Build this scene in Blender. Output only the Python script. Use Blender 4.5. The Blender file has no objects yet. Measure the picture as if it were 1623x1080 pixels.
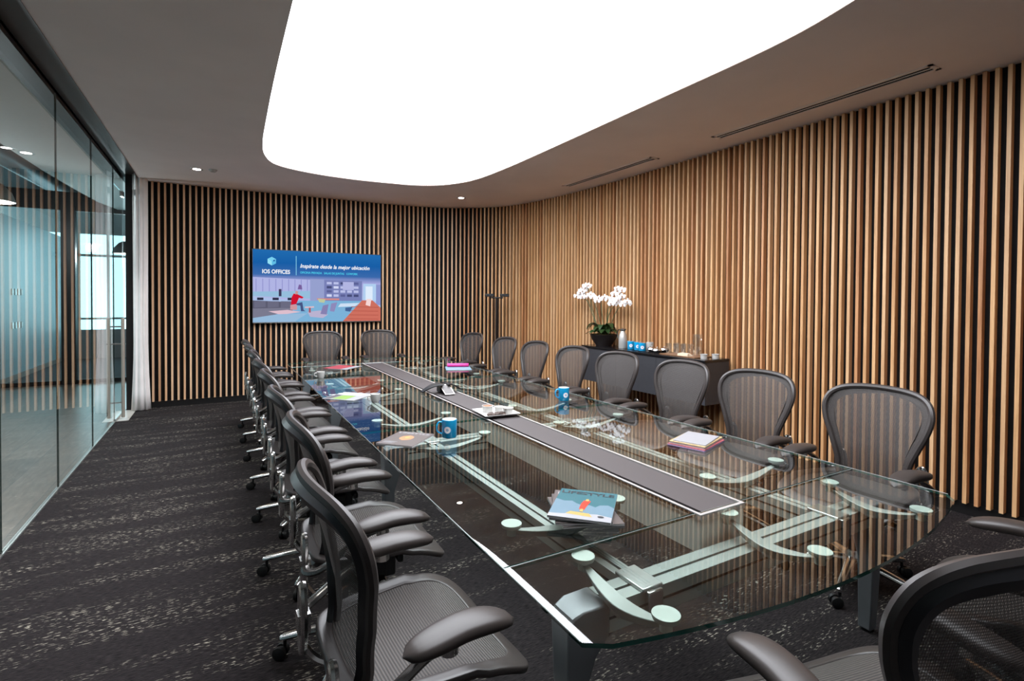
import bpy, bmesh, math, random
from mathutils import Vector, Matrix, Euler
random.seed(7)
sc = bpy.context.scene
COL = sc.collection
PI = math.pi

# ------------------------------------------------------------------ camera
CAM_H = 1.55
F_PX, W_PX = 815.0, 1623.0
YAW, PIT, ROLL = math.radians(29.69), math.radians(0.915), math.radians(0.35)
fw = Vector((math.sin(YAW)*math.cos(PIT), math.cos(YAW)*math.cos(PIT), -math.sin(PIT)))
r0 = Vector((math.cos(YAW), -math.sin(YAW), 0)); u0 = r0.cross(fw)
rt = r0*math.cos(ROLL) + u0*math.sin(ROLL); up = -r0*math.sin(ROLL) + u0*math.cos(ROLL)
cam_d = bpy.data.cameras.new('camera'); cam = bpy.data.objects.new('camera', cam_d); COL.objects.link(cam)
cam.matrix_world = Matrix(((rt.x, up.x, -fw.x, 0), (rt.y, up.y, -fw.y, 0), (rt.z, up.z, -fw.z, CAM_H), (0, 0, 0, 1)))
cam_d.sensor_fit = 'HORIZONTAL'; cam_d.sensor_width = 36.0
cam_d.lens = 36.0*F_PX/W_PX
cam_d.shift_y = -(540.0-490.0)/W_PX
cam_d.clip_start = 0.02; cam_d.clip_end = 200
sc.camera = cam

# ------------------------------------------------------------------ render look
sc.view_settings.view_transform = 'Standard'; sc.view_settings.look = 'None'
sc.view_settings.gamma = 1.0; sc.view_settings.use_curve_mapping = False
sc.view_settings.exposure = 0.0
sc.cycles.use_denoising = True
sc.cycles.max_bounces = 10; sc.cycles.transparent_max_bounces = 40
sc.cycles.glossy_bounces = 6; sc.cycles.diffuse_bounces = 5
sc.cycles.caustics_reflective = False; sc.cycles.caustics_refractive = False
sc.cycles.sample_clamp_indirect = 8.0

# ------------------------------------------------------------------ world: hazy daylight sky outside the office windows
wd = bpy.data.worlds.new('daylight'); sc.world = wd; wd.use_nodes = True
bgn = wd.node_tree.nodes['Background']; bgn.inputs[0].default_value = (0.50, 0.86, 0.98, 1); bgn.inputs[1].default_value = 3.5

PANEL_STRENGTH = 9.2
DOWN_POWER = 24.0

# ------------------------------------------------------------------ material helpers
def lin(c):
    return tuple(((v/255.0)/12.92 if v/255.0 <= 0.04045 else ((v/255.0+0.055)/1.055)**2.4) for v in c)
MATS = {}
def mat(name, rgb, rough=0.5, metal=0.0, noise=0.0, nscale=20.0, bump=0.0, spec=0.5, coat=0.0, emit=None, estr=0.0):
    m = bpy.data.materials.new(name); m.use_nodes = True
    nt = m.node_tree; b = nt.nodes['Principled BSDF']
    c = lin(rgb)
    b.inputs['Base Color'].default_value = (*c, 1)
    b.inputs['Roughness'].default_value = rough; b.inputs['Metallic'].default_value = metal
    b.inputs['Specular IOR Level'].default_value = spec
    if coat: b.inputs['Coat Weight'].default_value = coat
    if emit:
        b.inputs['Emission Color'].default_value = (*lin(emit), 1); b.inputs['Emission Strength'].default_value = estr
    tc = nt.nodes.new('ShaderNodeTexCoord'); nz = nt.nodes.new('ShaderNodeTexNoise')
    nt.links.new(tc.outputs['Object'], nz.inputs['Vector']); nz.inputs['Scale'].default_value = nscale
    nz.inputs['Detail'].default_value = 4
    rp = nt.nodes.new('ShaderNodeValToRGB'); nt.links.new(nz.outputs['Fac'], rp.inputs['Fac'])
    k = max(noise, 0.03)
    rp.color_ramp.elements[0].position = 0.3; rp.color_ramp.elements[1].position = 0.7
    rp.color_ramp.elements[0].color = (*[v*(1-k) for v in c], 1)
    rp.color_ramp.elements[1].color = (*[min(1, v*(1+k)) for v in c], 1)
    nt.links.new(rp.outputs['Color'], b.inputs['Base Color'])
    if bump:
        bp = nt.nodes.new('ShaderNodeBump'); bp.inputs['Strength'].default_value = bump; bp.inputs['Distance'].default_value = 0.002
        nt.links.new(nz.outputs['Fac'], bp.inputs['Height']); nt.links.new(bp.outputs['Normal'], b.inputs['Normal'])
    MATS[name] = m
    return m
def emis(name, rgb, s=1.0):
    m = bpy.data.materials.new(name); m.use_nodes = True; nt = m.node_tree
    nt.nodes.remove(nt.nodes['Principled BSDF'])
    e = nt.nodes.new('ShaderNodeEmission'); e.inputs[0].default_value = (*lin(rgb), 1); e.inputs[1].default_value = s
    nt.links.new(e.outputs[0], nt.nodes['Material Output'].inputs[0]); return m

def pane_glass(name, tint, ior, extra=0.0):
    """one surface of a clear sheet: mirror reflection by Fresnel over a faintly tinted see-through"""
    m = bpy.data.materials.new(name); m.use_nodes = True; nt = m.node_tree
    nt.nodes.remove(nt.nodes['Principled BSDF'])
    tr = nt.nodes.new('ShaderNodeBsdfTransparent'); tr.inputs[0].default_value = (*tint, 1)
    gl = nt.nodes.new('ShaderNodeBsdfGlossy'); gl.inputs['Roughness'].default_value = 0.0; gl.inputs['Color'].default_value = (1, 1, 1, 1)
    fr = nt.nodes.new('ShaderNodeFresnel'); fr.inputs['IOR'].default_value = ior
    geo = nt.nodes.new('ShaderNodeNewGeometry')
    inv = nt.nodes.new('ShaderNodeMath'); inv.operation = 'SUBTRACT'; inv.inputs[0].default_value = 1.0
    nt.links.new(geo.outputs['Backfacing'], inv.inputs[1])
    ad = nt.nodes.new('ShaderNodeMath'); ad.operation = 'ADD'; ad.inputs[1].default_value = extra
    nt.links.new(fr.outputs[0], ad.inputs[0])
    mu = nt.nodes.new('ShaderNodeMath'); mu.operation = 'MULTIPLY'; mu.use_clamp = True
    nt.links.new(ad.outputs[0], mu.inputs[0]); nt.links.new(inv.outputs[0], mu.inputs[1])
    mx = nt.nodes.new('ShaderNodeMixShader')
    nt.links.new(mu.outputs[0], mx.inputs[0]); nt.links.new(tr.outputs[0], mx.inputs[1]); nt.links.new(gl.outputs[0], mx.inputs[2])
    nt.links.new(mx.outputs[0], nt.nodes['Material Output'].inputs[0]); return m

def wood_mat(name, c1, c2, rough=0.5, vertical=True):
    m = bpy.data.materials.new(name); m.use_nodes = True; nt = m.node_tree; b = nt.nodes['Principled BSDF']
    tc = nt.nodes.new('ShaderNodeTexCoord'); mp = nt.nodes.new('ShaderNodeMapping')
    mp.inputs['Scale'].default_value = (14, 14, 0.55) if vertical else (0.8, 14, 14)
    nt.links.new(tc.outputs['Object'], mp.inputs[0])
    nz = nt.nodes.new('ShaderNodeTexNoise'); nz.inputs['Scale'].default_value = 1.6; nz.inputs['Detail'].default_value = 5
    nt.links.new(mp.outputs[0], nz.inputs['Vector'])
    nz2 = nt.nodes.new('ShaderNodeTexNoise'); nz2.inputs['Scale'].default_value = 9; nz2.inputs['Detail'].default_value = 3
    nt.links.new(mp.outputs[0], nz2.inputs['Vector'])
    av = nt.nodes.new('ShaderNodeMix'); av.data_type = 'FLOAT'; av.inputs[0].default_value = 0.3
    nt.links.new(nz.outputs['Fac'], av.inputs[2]); nt.links.new(nz2.outputs['Fac'], av.inputs[3])
    rp = nt.nodes.new('ShaderNodeValToRGB'); rp.color_ramp.elements[0].position = 0.32; rp.color_ramp.elements[1].position = 0.66
    rp.color_ramp.elements[0].color = (*lin(c1), 1); rp.color_ramp.elements[1].color = (*lin(c2), 1)
    nt.links.new(av.outputs[0], rp.inputs[0]); nt.links.new(rp.outputs[0], b.inputs['Base Color'])
    b.inputs['Roughness'].default_value = rough
    return m

def carpet_mat():
    m = bpy.data.materials.new('flecked_carpet'); m.use_nodes = True; nt = m.node_tree; b = nt.nodes['Principled BSDF']
    L = nt.links.new
    tc = nt.nodes.new('ShaderNodeTexCoord')
    def noise(scale, vec, det=2.0):
        mp = nt.nodes.new('ShaderNodeMapping'); mp.inputs['Scale'].default_value = vec
        L(tc.outputs['Object'], mp.inputs[0])
        n = nt.nodes.new('ShaderNodeTexNoise'); n.inputs['Scale'].default_value = scale; n.inputs['Detail'].default_value = det
        L(mp.outputs[0], n.inputs['Vector']); return n.outputs['Fac']
    def step(v, lo, hi):
        r = nt.nodes.new('ShaderNodeMapRange'); r.inputs[1].default_value = lo; r.inputs[2].default_value = hi
        L(v, r.inputs[0]); return r.outputs[0]
    def mul(a, c):
        q = nt.nodes.new('ShaderNodeMath'); q.operation = 'MULTIPLY'; L(a, q.inputs[0]); L(c, q.inputs[1]); return q.outputs[0]
    band = step(noise(1.0, (1.1, 7.0, 1), 4), 0.47, 0.64)          # rows running across the room
    dash = step(noise(1.0, (30, 125, 1), 5), 0.575, 0.66)            # broken dashes
    fleck = mul(band, dash)
    fine = noise(1.0, (30, 260, 1), 2)
    base = nt.nodes.new('ShaderNodeValToRGB'); L(fine, base.inputs[0])
    base.color_ramp.elements[0].position = 0.3; base.color_ramp.elements[1].position = 0.75
    base.color_ramp.elements[0].color = (*lin((11, 10, 11)), 1); base.color_ramp.elements[1].color = (*lin((54, 48, 49)), 1)
    mx = nt.nodes.new('ShaderNodeMix'); mx.data_type = 'RGBA'
    L(fleck, mx.inputs[0]); L(base.outputs[0], mx.inputs[6]); mx.inputs[7].default_value = (*lin((180, 172, 158)), 1)
    L(mx.outputs[2], b.inputs['Base Color']); b.inputs['Roughness'].default_value = 0.95
    b.inputs['Specular IOR Level'].default_value = 0.15
    bp = nt.nodes.new('ShaderNodeBump'); bp.inputs['Strength'].default_value = 0.6; bp.inputs['Distance'].default_value = 0.004
    L(fine, bp.inputs['Height']); L(bp.outputs[0], b.inputs['Normal'])
    return m

def mesh_fabric():
    """woven see-through pellicle"""
    m = bpy.data.materials.new('woven_pellicle'); m.use_nodes = True; nt = m.node_tree; b = nt.nodes['Principled BSDF']
    L = nt.links.new
    tc = nt.nodes.new('ShaderNodeTexCoord')
    wv = nt.nodes.new('ShaderNodeTexWave'); wv.wave_type = 'BANDS'; wv.bands_direction = 'X'; wv.inputs['Scale'].default_value = 62
    wv.inputs['Distortion'].default_value = 0.6; wv.inputs['Detail'].default_value = 1; wv.inputs['Detail Scale'].default_value = 2
    L(tc.outputs['Object'], wv.inputs['Vector'])
    wv2 = nt.nodes.new('ShaderNodeTexWave'); wv2.bands_direction = 'Z'; wv2.inputs['Scale'].default_value = 45; L(tc.outputs['Object'], wv2.inputs['Vector'])
    rp = nt.nodes.new('ShaderNodeValToRGB'); L(wv.outputs['Fac'], rp.inputs[0])
    rp.color_ramp.elements[0].color = (*lin((42, 37, 36)), 1); rp.color_ramp.elements[1].color = (*lin((88, 81, 77)), 1)
    L(rp.outputs[0], b.inputs['Base Color']); b.inputs['Roughness'].default_value = 0.6
    mr = nt.nodes.new('ShaderNodeMapRange'); mr.inputs[3].default_value = 0.10; mr.inputs[4].default_value = 0.55
    mm = nt.nodes.new('ShaderNodeMath'); mm.operation = 'MULTIPLY'; L(wv.outputs['Fac'], mm.inputs[0]); L(wv2.outputs['Fac'], mm.inputs[1])
    L(mm.outputs[0], mr.inputs[0])
    tr = nt.nodes.new('ShaderNodeBsdfTransparent'); mx = nt.nodes.new('ShaderNodeMixShader')
    L(mr.outputs[0], mx.inputs[0]); L(b.outputs[0], mx.inputs[1]); L(tr.outputs[0], mx.inputs[2])
    L(mx.outputs[0], nt.nodes['Material Output'].inputs[0]); return m

def seat_fabric():
    m = bpy.data.materials.new('seat_weave'); m.use_nodes = True; nt = m.node_tree; b = nt.nodes['Principled BSDF']; L = nt.links.new
    tc = nt.nodes.new('ShaderNodeTexCoord')
    wv = nt.nodes.new('ShaderNodeTexWave'); wv.bands_direction = 'Y'; wv.inputs['Scale'].default_value = 36
    wv.inputs['Distortion'].default_value = 0.4; L(tc.outputs['Object'], wv.inputs['Vector'])
    rp = nt.nodes.new('ShaderNodeValToRGB'); L(wv.outputs['Fac'], rp.inputs[0])
    rp.color_ramp.elements[0].color = (*lin((28, 25, 24)), 1); rp.color_ramp.elements[1].color = (*lin((78, 71, 66)), 1)
    L(rp.outputs[0], b.inputs['Base Color']); b.inputs['Roughness'].default_value = 0.6
    bp = nt.nodes.new('ShaderNodeBump'); bp.inputs['Strength'].default_value = 0.5; bp.inputs['Distance'].default_value = 0.003
    L(wv.outputs['Fac'], bp.inputs['Height']); L(bp.outputs[0], b.inputs['Normal']); return m

def tile_mat():
    m = bpy.data.materials.new('corridor_tile'); m.use_nodes = True; nt = m.node_tree; b = nt.nodes['Principled BSDF']; L = nt.links.new
    tc = nt.nodes.new('ShaderNodeTexCoord'); mp = nt.nodes.new('ShaderNodeMapping'); mp.inputs['Rotation'].default_value = (0, 0, PI/2)
    L(tc.outputs['Object'], mp.inputs[0])
    br = nt.nodes.new('ShaderNodeTexBrick'); L(mp.outputs[0], br.inputs[0]); br.inputs['Scale'].default_value = 1.0
    br.inputs['Brick Width'].default_value = 1.2; br.inputs['Row Height'].default_value = 0.3; br.inputs['Mortar Size'].default_value = 0.004
    br.inputs['Color1'].default_value = (*lin((126, 114, 104)), 1); br.inputs['Color2'].default_value = (*lin((104, 95, 87)), 1)
    br.inputs['Mortar'].default_value = (*lin((92, 88, 84)), 1)
    nz = nt.nodes.new('ShaderNodeTexNoise'); mp2 = nt.nodes.new('ShaderNodeMapping'); mp2.inputs['Scale'].default_value = (6, 1.2, 1)
    L(tc.outputs['Object'], mp2.inputs[0]); L(mp2.outputs[0], nz.inputs[0]); nz.inputs['Detail'].default_value = 5
    mx = nt.nodes.new('ShaderNodeMix'); mx.data_type = 'RGBA'; mx.blend_type = 'OVERLAY'; mx.inputs[0].default_value = 0.6
    L(br.outputs['Color'], mx.inputs[6]); L(nz.outputs['Fac'], mx.inputs[7]); L(mx.outputs[2], b.inputs['Base Color'])
    b.inputs['Roughness'].default_value = 0.28; return m

M_ceil = mat('ceiling_paint', (243, 232, 229), 0.9, noise=0.02, nscale=2)
M_slot = mat('bronze_metal', (74, 64, 60), 0.5, 0.3)
M_black = mat('black_backing', (20, 19, 20), 0.8, noise=0.3, nscale=9, spec=0.2)
M_wood = wood_mat('slat_wood', (184, 128, 80), (244, 196, 142), 0.5)
M_wood2 = wood_mat('slat_wood_tan', (198, 146, 100), (242, 200, 152), 0.5)
M_wood3 = wood_mat('slat_wood_red', (166, 108, 66), (224, 166, 116), 0.5)
M_wood_lit = wood_mat('slat_wood_lit', (216, 164, 120), (252, 214, 174), 0.5); M_wood_lit2 = wood_mat('slat_wood_lit_warm', (206, 150, 106), (248, 202, 158), 0.5)  # same slat wood, extra light put into the colour for the dimmer back wall
M_carpet = carpet_mat()
M_pellicle = mesh_fabric(); M_seat = seat_fabric()
M_graph = mat('graphite_frame', (58, 52, 50), 0.38, noise=0.04)
M_frame_back = mat('graphite_shell', (30, 30, 33), 0.36)
M_pad = mat('arm_pad_vinyl', (56, 49, 46), 0.42, noise=0.05, nscale=60, bump=0.05)
M_chrome = mat('polished_aluminium', (214, 212, 210), 0.2, 1.0)
M_arm = mat('dark_polished_arm', (128, 125, 123), 0.22, 0.9)
M_mech = mat('black_plastic', (18, 18, 20), 0.4)
M_rubber = mat('castor_rubber', (12, 12, 13), 0.55)
M_alu = mat('satin_aluminium', (196, 200, 198), 0.34, 0.85)
M_alu_lt = mat('painted_aluminium', (158, 164, 160), 0.4, 0.25)
M_leg = mat('grey_leg_paint', (124, 126, 130), 0.4, 0.3)
M_disc = mat('frosted_disc', (172, 182, 174), 0.5)
M_tray = mat('tray_lid_laminate', (70, 64, 64), 0.55, noise=0.06, nscale=200)
M_traybox = mat('tray_box_metal', (206, 206, 200), 0.5, 0.1)
M_strip = mat('white_metal_trim', (176, 172, 168), 0.35, 0.2)
M_glass = pane_glass('tabletop_glass', (0.94, 0.972, 0.955), 1.78, 0.0)
M_edge = mat('green_glass_edge', (30, 84, 74), 0.08, spec=0.8, coat=0.5)
M_edge_w = mat('ground_glass_edge', (150, 158, 156), 0.15, 0.5)
M_pglass = pane_glass('partition_glass', (0.955, 0.985, 0.98), 1.5, 0.05)
M_pedge = mat('partition_edge', (50, 66, 62), 0.2)
M_clear = pane_glass('clear_glass', (0.985, 0.99, 0.99), 1.5, 0.28)
M_white = mat('white_ceramic', (196, 194, 190), 0.18, coat=0.4)
M_blue = mat('blue_mug_glaze', (16, 158, 214), 0.2, coat=0.5)
M_lightpanel = emis('luminous_ceiling', (244, 248, 255), PANEL_STRENGTH)
M_curtain = mat('curtain_linen', (248, 243, 240), 0.9, noise=0.03, nscale=8)
M_dark = mat('dark_bronze_frame', (24, 22, 22), 0.4)
M_tile = tile_mat()
M_grey = mat('grey_wall_paint', (150, 150, 150), 0.8)
M_bluewall = mat('pale_blue_wall', (176, 206, 216), 0.45)
M_cred = mat('charcoal_laminate', (56, 56, 60), 0.5, noise=0.06, nscale=30)
M_credtop = mat('black_stone_top', (22, 21, 23), 0.22)
M_steel = mat('brushed_steel', (190, 188, 186), 0.22, 1.0)

# ------------------------------------------------------------------ mesh helpers
class MB:
    def __init__(s): s.v = []; s.f = []; s.m = []; s.mats = []
    def mi(s, m):
        if m not in s.mats: s.mats.append(m)
        return s.mats.index(m)
    def add(s, vs, fs, m):
        o = len(s.v); s.v += [tuple(v) for v in vs]; k = s.mi(m)
        for f in fs: s.f.append(tuple(i+o for i in f)); s.m.append(k)
    def box(s, a, b, m, rot=None, at=None):
        (x0, y0, z0), (x1, y1, z1) = a, b
        vs = [(x0,y0,z0),(x1,y0,z0),(x1,y1,z0),(x0,y1,z0),(x0,y0,z1),(x1,y0,z1),(x1,y1,z1),(x0,y1,z1)]
        if rot is not None: vs = [rot @ Vector(v) + Vector(at) for v in vs]
        s.add(vs, [(0,3,2,1),(4,5,6,7),(0,1,5,4),(1,2,6,5),(2,3,7,6),(3,0,4,7)], m)
    def prism(s, poly, z0, z1, m, mside=None):
        n = len(poly)
        vs = [(x, y, z0) for x, y in poly] + [(x, y, z1) for x, y in poly]
        s.add(vs, [tuple(range(n-1, -1, -1)), tuple(range(n, 2*n))], m)
        o = len(s.v)-2*n; k = s.mi(mside or m)
        for i in range(n):
            j = (i+1) % n; s.f.append((o+i, o+j, o+n+j, o+n+i)); s.m.append(k)
    def tube(s, pts, r, m, seg=8, closed=False, flat=1.0, up=None, cap=True):
        """sweep an ellipse (r wide, r*flat thick) along pts; r may be a list"""
        P = [Vector(p) for p in pts]; n = len(P); rs = r if isinstance(r, (list, tuple)) else [r]*n
        vs = []; prev = None
        for i in range(n):
            if closed: t = P[(i+1) % n]-P[i-1]
            else: t = P[min(i+1, n-1)]-P[max(i-1, 0)]
            t.normalize()
            if up is not None: a = Vector(up) - t*Vector(up).dot(t)
            elif prev is None:
                a = Vector((0, 0, 1)) if abs(t.z) < 0.9 else Vector((1, 0, 0)); a = a - t*a.dot(t)
            else: a = prev - t*prev.dot(t)
            a.normalize(); prev = a; bb = t.cross(a)
            for k in range(seg):
                q = 2*PI*k/seg; vs.append(P[i] + bb*math.cos(q)*rs[i] + a*math.sin(q)*rs[i]*flat)
        fs = []
        for i in range(n if closed else n-1):
            j = (i+1) % n
            for k in range(seg):
                l = (k+1) % seg; fs.append((i*seg+k, i*seg+l, j*seg+l, j*seg+k))
        if not closed and cap: fs += [tuple(range(seg-1, -1, -1)), tuple((n-1)*seg+k for k in range(seg))]
        s.add(vs, fs, m)
    def lathe(s, prof, m, at=(0, 0, 0), seg=24):
        vs = []; fs = []; n = len(prof)
        for i in range(seg):
            q = 2*PI*i/seg
            for rr, z in prof: vs.append((at[0]+rr*math.cos(q), at[1]+rr*math.sin(q), at[2]+z))
        for i in range(seg):
            j = (i+1) % seg
            for k in range(n-1): fs.append((i*n+k, j*n+k, j*n+k+1, i*n+k+1))
        s.add(vs, fs, m)
        if prof[0][0] > 1e-6: s.add([(at[0]+prof[0][0]*math.cos(2*PI*i/seg), at[1]+prof[0][0]*math.sin(2*PI*i/seg), at[2]+prof[0][1]) for i in range(seg)], [tuple(range(seg-1, -1, -1))], m)
    def ball(s, c, r, m, seg=10, ring=6, sq=(1, 1, 1)):
        vs = []; fs = []
        for i in range(ring+1):
            a = PI*i/ring
            for k in range(seg):
                q = 2*PI*k/seg
                vs.append((c[0]+r*sq[0]*math.sin(a)*math.cos(q), c[1]+r*sq[1]*math.sin(a)*math.sin(q), c[2]+r*sq[2]*math.cos(a)))
        for i in range(ring):
            for k in range(seg):
                l = (k+1) % seg; fs.append((i*seg+k, (i+1)*seg+k, (i+1)*seg+l, i*seg+l))
        s.add(vs, fs, m)
    def xform(s, M):
        s.v = [tuple(M @ Vector(v)) for v in s.v]; return s
    def build(s, name, parent=None, smooth=True, bevel=0.0, loc=None, rotz=0.0):
        me = bpy.data.meshes.new(name); me.from_pydata(s.v, [], s.f)
        for m in s.mats: me.materials.append(m)
        me.polygons.foreach_set('material_index', s.m)
        bm = bmesh.new(); bm.from_mesh(me); bmesh.ops.remove_doubles(bm, verts=bm.verts, dist=1e-5)
        bmesh.ops.recalc_face_normals(bm, faces=bm.faces); bm.to_mesh(me); bm.free()
        if smooth:
            me.polygons.foreach_set('use_smooth', [True]*len(me.polygons)); me.set_sharp_from_angle(angle=math.radians(38))
        o = bpy.data.objects.new(name, me); COL.objects.link(o)
        if parent: o.parent = parent
        if loc: o.location = loc
        if rotz: o.rotation_euler = (0, 0, rotz)
        if bevel:
            b = o.modifiers.new('bevel', 'BEVEL'); b.width = bevel; b.segments = 2; b.limit_method = 'ANGLE'; b.angle_limit = math.radians(50)
        return o
def empty(name, label, cat, loc=(0, 0, 0), rz=0.0, group=None):
    o = bpy.data.objects.new(name, None); COL.objects.link(o); o.empty_display_size = 0.1
    o.location = loc; o.rotation_euler = (0, 0, rz); o['label'] = label; o['category'] = cat
    if group: o['group'] = group
    return o
def tag(o, label, cat, group=None):
    o['label'] = label; o['category'] = cat
    if group: o['group'] = group
    return o
def struct(o, label=None):
    o['kind'] = 'structure'
    if label: o['label'] = label
    return o
CHILD = {}
def copy_tree(root, loc, rz, label, group=None):
    def kids(o): return [c for c in ALL if c.parent is o]
    ALL = list(bpy.data.objects)
    r = root.copy(); COL.objects.link(r); r.location = loc; r.rotation_euler = (0, 0, rz); r['label'] = label
    if group: r['group'] = group
    for ch in kids(root):
        c = ch.copy(); COL.objects.link(c); c.parent = r
        for g in kids(ch):
            d = g.copy(); COL.objects.link(d); d.parent = c
    return r
def catmull(pts, per=6, closed=False):
    P = [Vector(p) for p in pts]; n = len(P); out = []
    rng = range(n) if closed else range(n-1)
    for i in rng:
        if closed: a, b, c, d = P[i-1], P[i], P[(i+1) % n], P[(i+2) % n]
        else: a, b, c, d = P[max(i-1, 0)], P[i], P[i+1], P[min(i+2, n-1)]
        for k in range(per):
            t = k/per
            out.append(0.5*((2*b)+(c-a)*t+(2*a-5*b+4*c-d)*t*t+(3*b-a-3*c+d)*t**3))
    if not closed: out.append(P[-1])
    return out
def text_mb(body, size, m, width=None, ext=0.0, shear=0.0, bold=0.0):
    cu = bpy.data.curves.new('t', 'FONT'); cu.body = body; cu.size = size; cu.extrude = ext; cu.shear = shear; cu.offset = bold
    cu.resolution_u = 3
    o = bpy.data.objects.new('t', cu); COL.objects.link(o)
    dg = bpy.context.evaluated_depsgraph_get(); me = bpy.data.meshes.new_from_object(o.evaluated_get(dg))
    mb = MB(); vs = [tuple(v.co) for v in me.vertices]; fs = [tuple(p.vertices) for p in me.polygons]
    if vs:
        x0 = min(v[0] for v in vs); x1 = max(v[0] for v in vs); k = width/(x1-x0) if width else 1.0
        mb.add([((v[0]-x0)*k, v[1], v[2]) for v in vs], fs, m)
    bpy.data.objects.remove(o); bpy.data.curves.remove(cu); return mb
def merge(dst, src, M):
    o = len(dst.v); dst.v += [tuple(M @ Vector(v)) for v in src.v]
    for f, k in zip(src.f, src.m): dst.f.append(tuple(i+o for i in f)); dst.m.append(dst.mi(src.mats[k]))

# ================================================================== THE ROOM
CZ = 3.2
XR = 4.72
path_ctrl = [(-0.86, 8.80), (0.4, 8.78), (1.6, 8.75), (2.6, 8.72), (3.2, 8.64), (3.66, 8.47), (4.02, 8.22), (4.32, 7.85), (4.52, 7.35), (4.62, 6.8), (4.68, 6.2), (4.72, 5.4), (4.72, 4.0), (4.72, 1.0), (4.72, -1.9)]
WPATH = catmull([(x, y, 0) for x, y in path_ctrl], 24)
def offset_path(P, d):
    out = []
    for i, p in enumerate(P):
        t = P[min(i+1, len(P)-1)]-P[max(i-1, 0)]; t.normalize(); n = Vector((t.y, -t.x, 0))   # points into the room? (right side of travel)
        out.append(p - n*d)
    return out
BACKP = offset_path(WPATH, 0.052)          # black backing behind the slats
OUTP = offset_path(WPATH, 0.20)
def wall_from(P, Q, z0, z1, m, name):
    mb = MB(); n = len(P); poly = [(p.x, p.y) for p in P] + [(q.x, q.y) for q in reversed(Q)]
    vs = [(p.x, p.y, z0) for p in P]+[(p.x, p.y, z1) for p in P]+[(p.x, p.y, z0) for p in Q]+[(p.x, p.y, z1) for p in Q]
    fs = []
    for i in range(n-1):
        fs += [(i, i+1, n+i+1, n+i), (2*n+i+1, 2*n+i, 3*n+i, 3*n+i+1), (n+i, n+i+1, 3*n+i+1, 3*n+i), (i+1, i, 2*n+i, 2*n+i+1)]
    fs += [(0, n, 3*n, 2*n), (n-1, 3*n-1, 4*n-1, 2*n-1)]
    mb.add(vs, fs, m); return struct(mb.build(name, smooth=True))
split = min(range(len(WPATH)), key=lambda i: (WPATH[i]-Vector((4.2, 8.0, 0))).length)
wall_from(BACKP[:split+1], OUTP[:split+1], 0, CZ+0.2, M_black, 'wall_back')
wall_from(BACKP[split:], OUTP[split:], 0, CZ+0.2, M_black, 'wall_right')
# skirting below the slats
for nm, P in (('baseboard_back', WPATH[:split+1]), ('baseboard_right', WPATH[split:])):
    wall_from(offset_path(P, 0.04), offset_path(P, 0.0515), 0, 0.09, M_dark, nm)
# the slats
def slats(name, s0, s1, pitch0, pitch1):
    L = [0.0]
    for i in range(1, len(WPATH)): L.append(L[-1]+(WPATH[i]-WPATH[i-1]).length)
    mb = MB(); s = s0; rnd = random.Random(3 if s0 < 1 else 4)
    while s < s1:
        i = max(k for k in range(len(L)) if L[k] <= s); i = min(i, len(L)-2)
        f = (s-L[i])/(L[i+1]-L[i]); p = WPATH[i].lerp(WPATH[i+1], f); t = (WPATH[i+1]-WPATH[i]).normalized(); n = Vector((t.y, -t.x, 0))
        w = 0.0118; d = 0.0515
        a = p - t*w; b = p + t*w; c = b - n*d; e = a - n*d
        m = rnd.choice((M_wood_lit, M_wood_lit, M_wood_lit2) if s0 < 1 and s < 4.6 else (M_wood, M_wood, M_wood2, M_wood3))
        mb.prism([(a.x, a.y), (b.x, b.y), (c.x, c.y), (e.x, e.y)], 0.09, CZ-0.004, m)
        s += pitch0 + (pitch1-pitch0)*min(1, max(0, (s-4.0)/2.5))
    return struct(mb.build(name, smooth=False)), s
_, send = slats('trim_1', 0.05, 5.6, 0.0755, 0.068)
slats('trim_2', send, 12.35, 0.068, 0.068)
# left end return of the back wall (black reveal between curtain and glass)
mb = MB(); mb.box((-1.115, 8.80, 0), (-0.86, 8.99, CZ+0.2), M_dark); struct(mb.build('wall_left_return', smooth=False)); bpy.data.objects['wall_left_return'].name = 'wall_left'
mb = MB(); mb.box((-1.35, -2.05, 0), (4.95, -1.9, CZ+0.2), M_grey); struct(mb.build('wall_front', smooth=False))
# floors
mb = MB(); mb.box((-1.13, -1.9, -0.1), (4.95, 9.0, 0), M_carpet); struct(mb.build('floor', smooth=False))
mb = MB(); mb.box((-4.6, -2.05, -0.1), (-1.13, 12.0, -0.001), M_tile); struct(mb.build('floor_corridor', smooth=False))
M_office_carpet = mat('office_carpet', (62, 70, 76), 0.9, noise=0.15, nscale=30)
mb = MB(); mb.box((-4.6, 12.0, -0.1), (1.0, 17.0, -0.001), M_office_carpet); struct(mb.build('floor_office', smooth=False))

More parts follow.
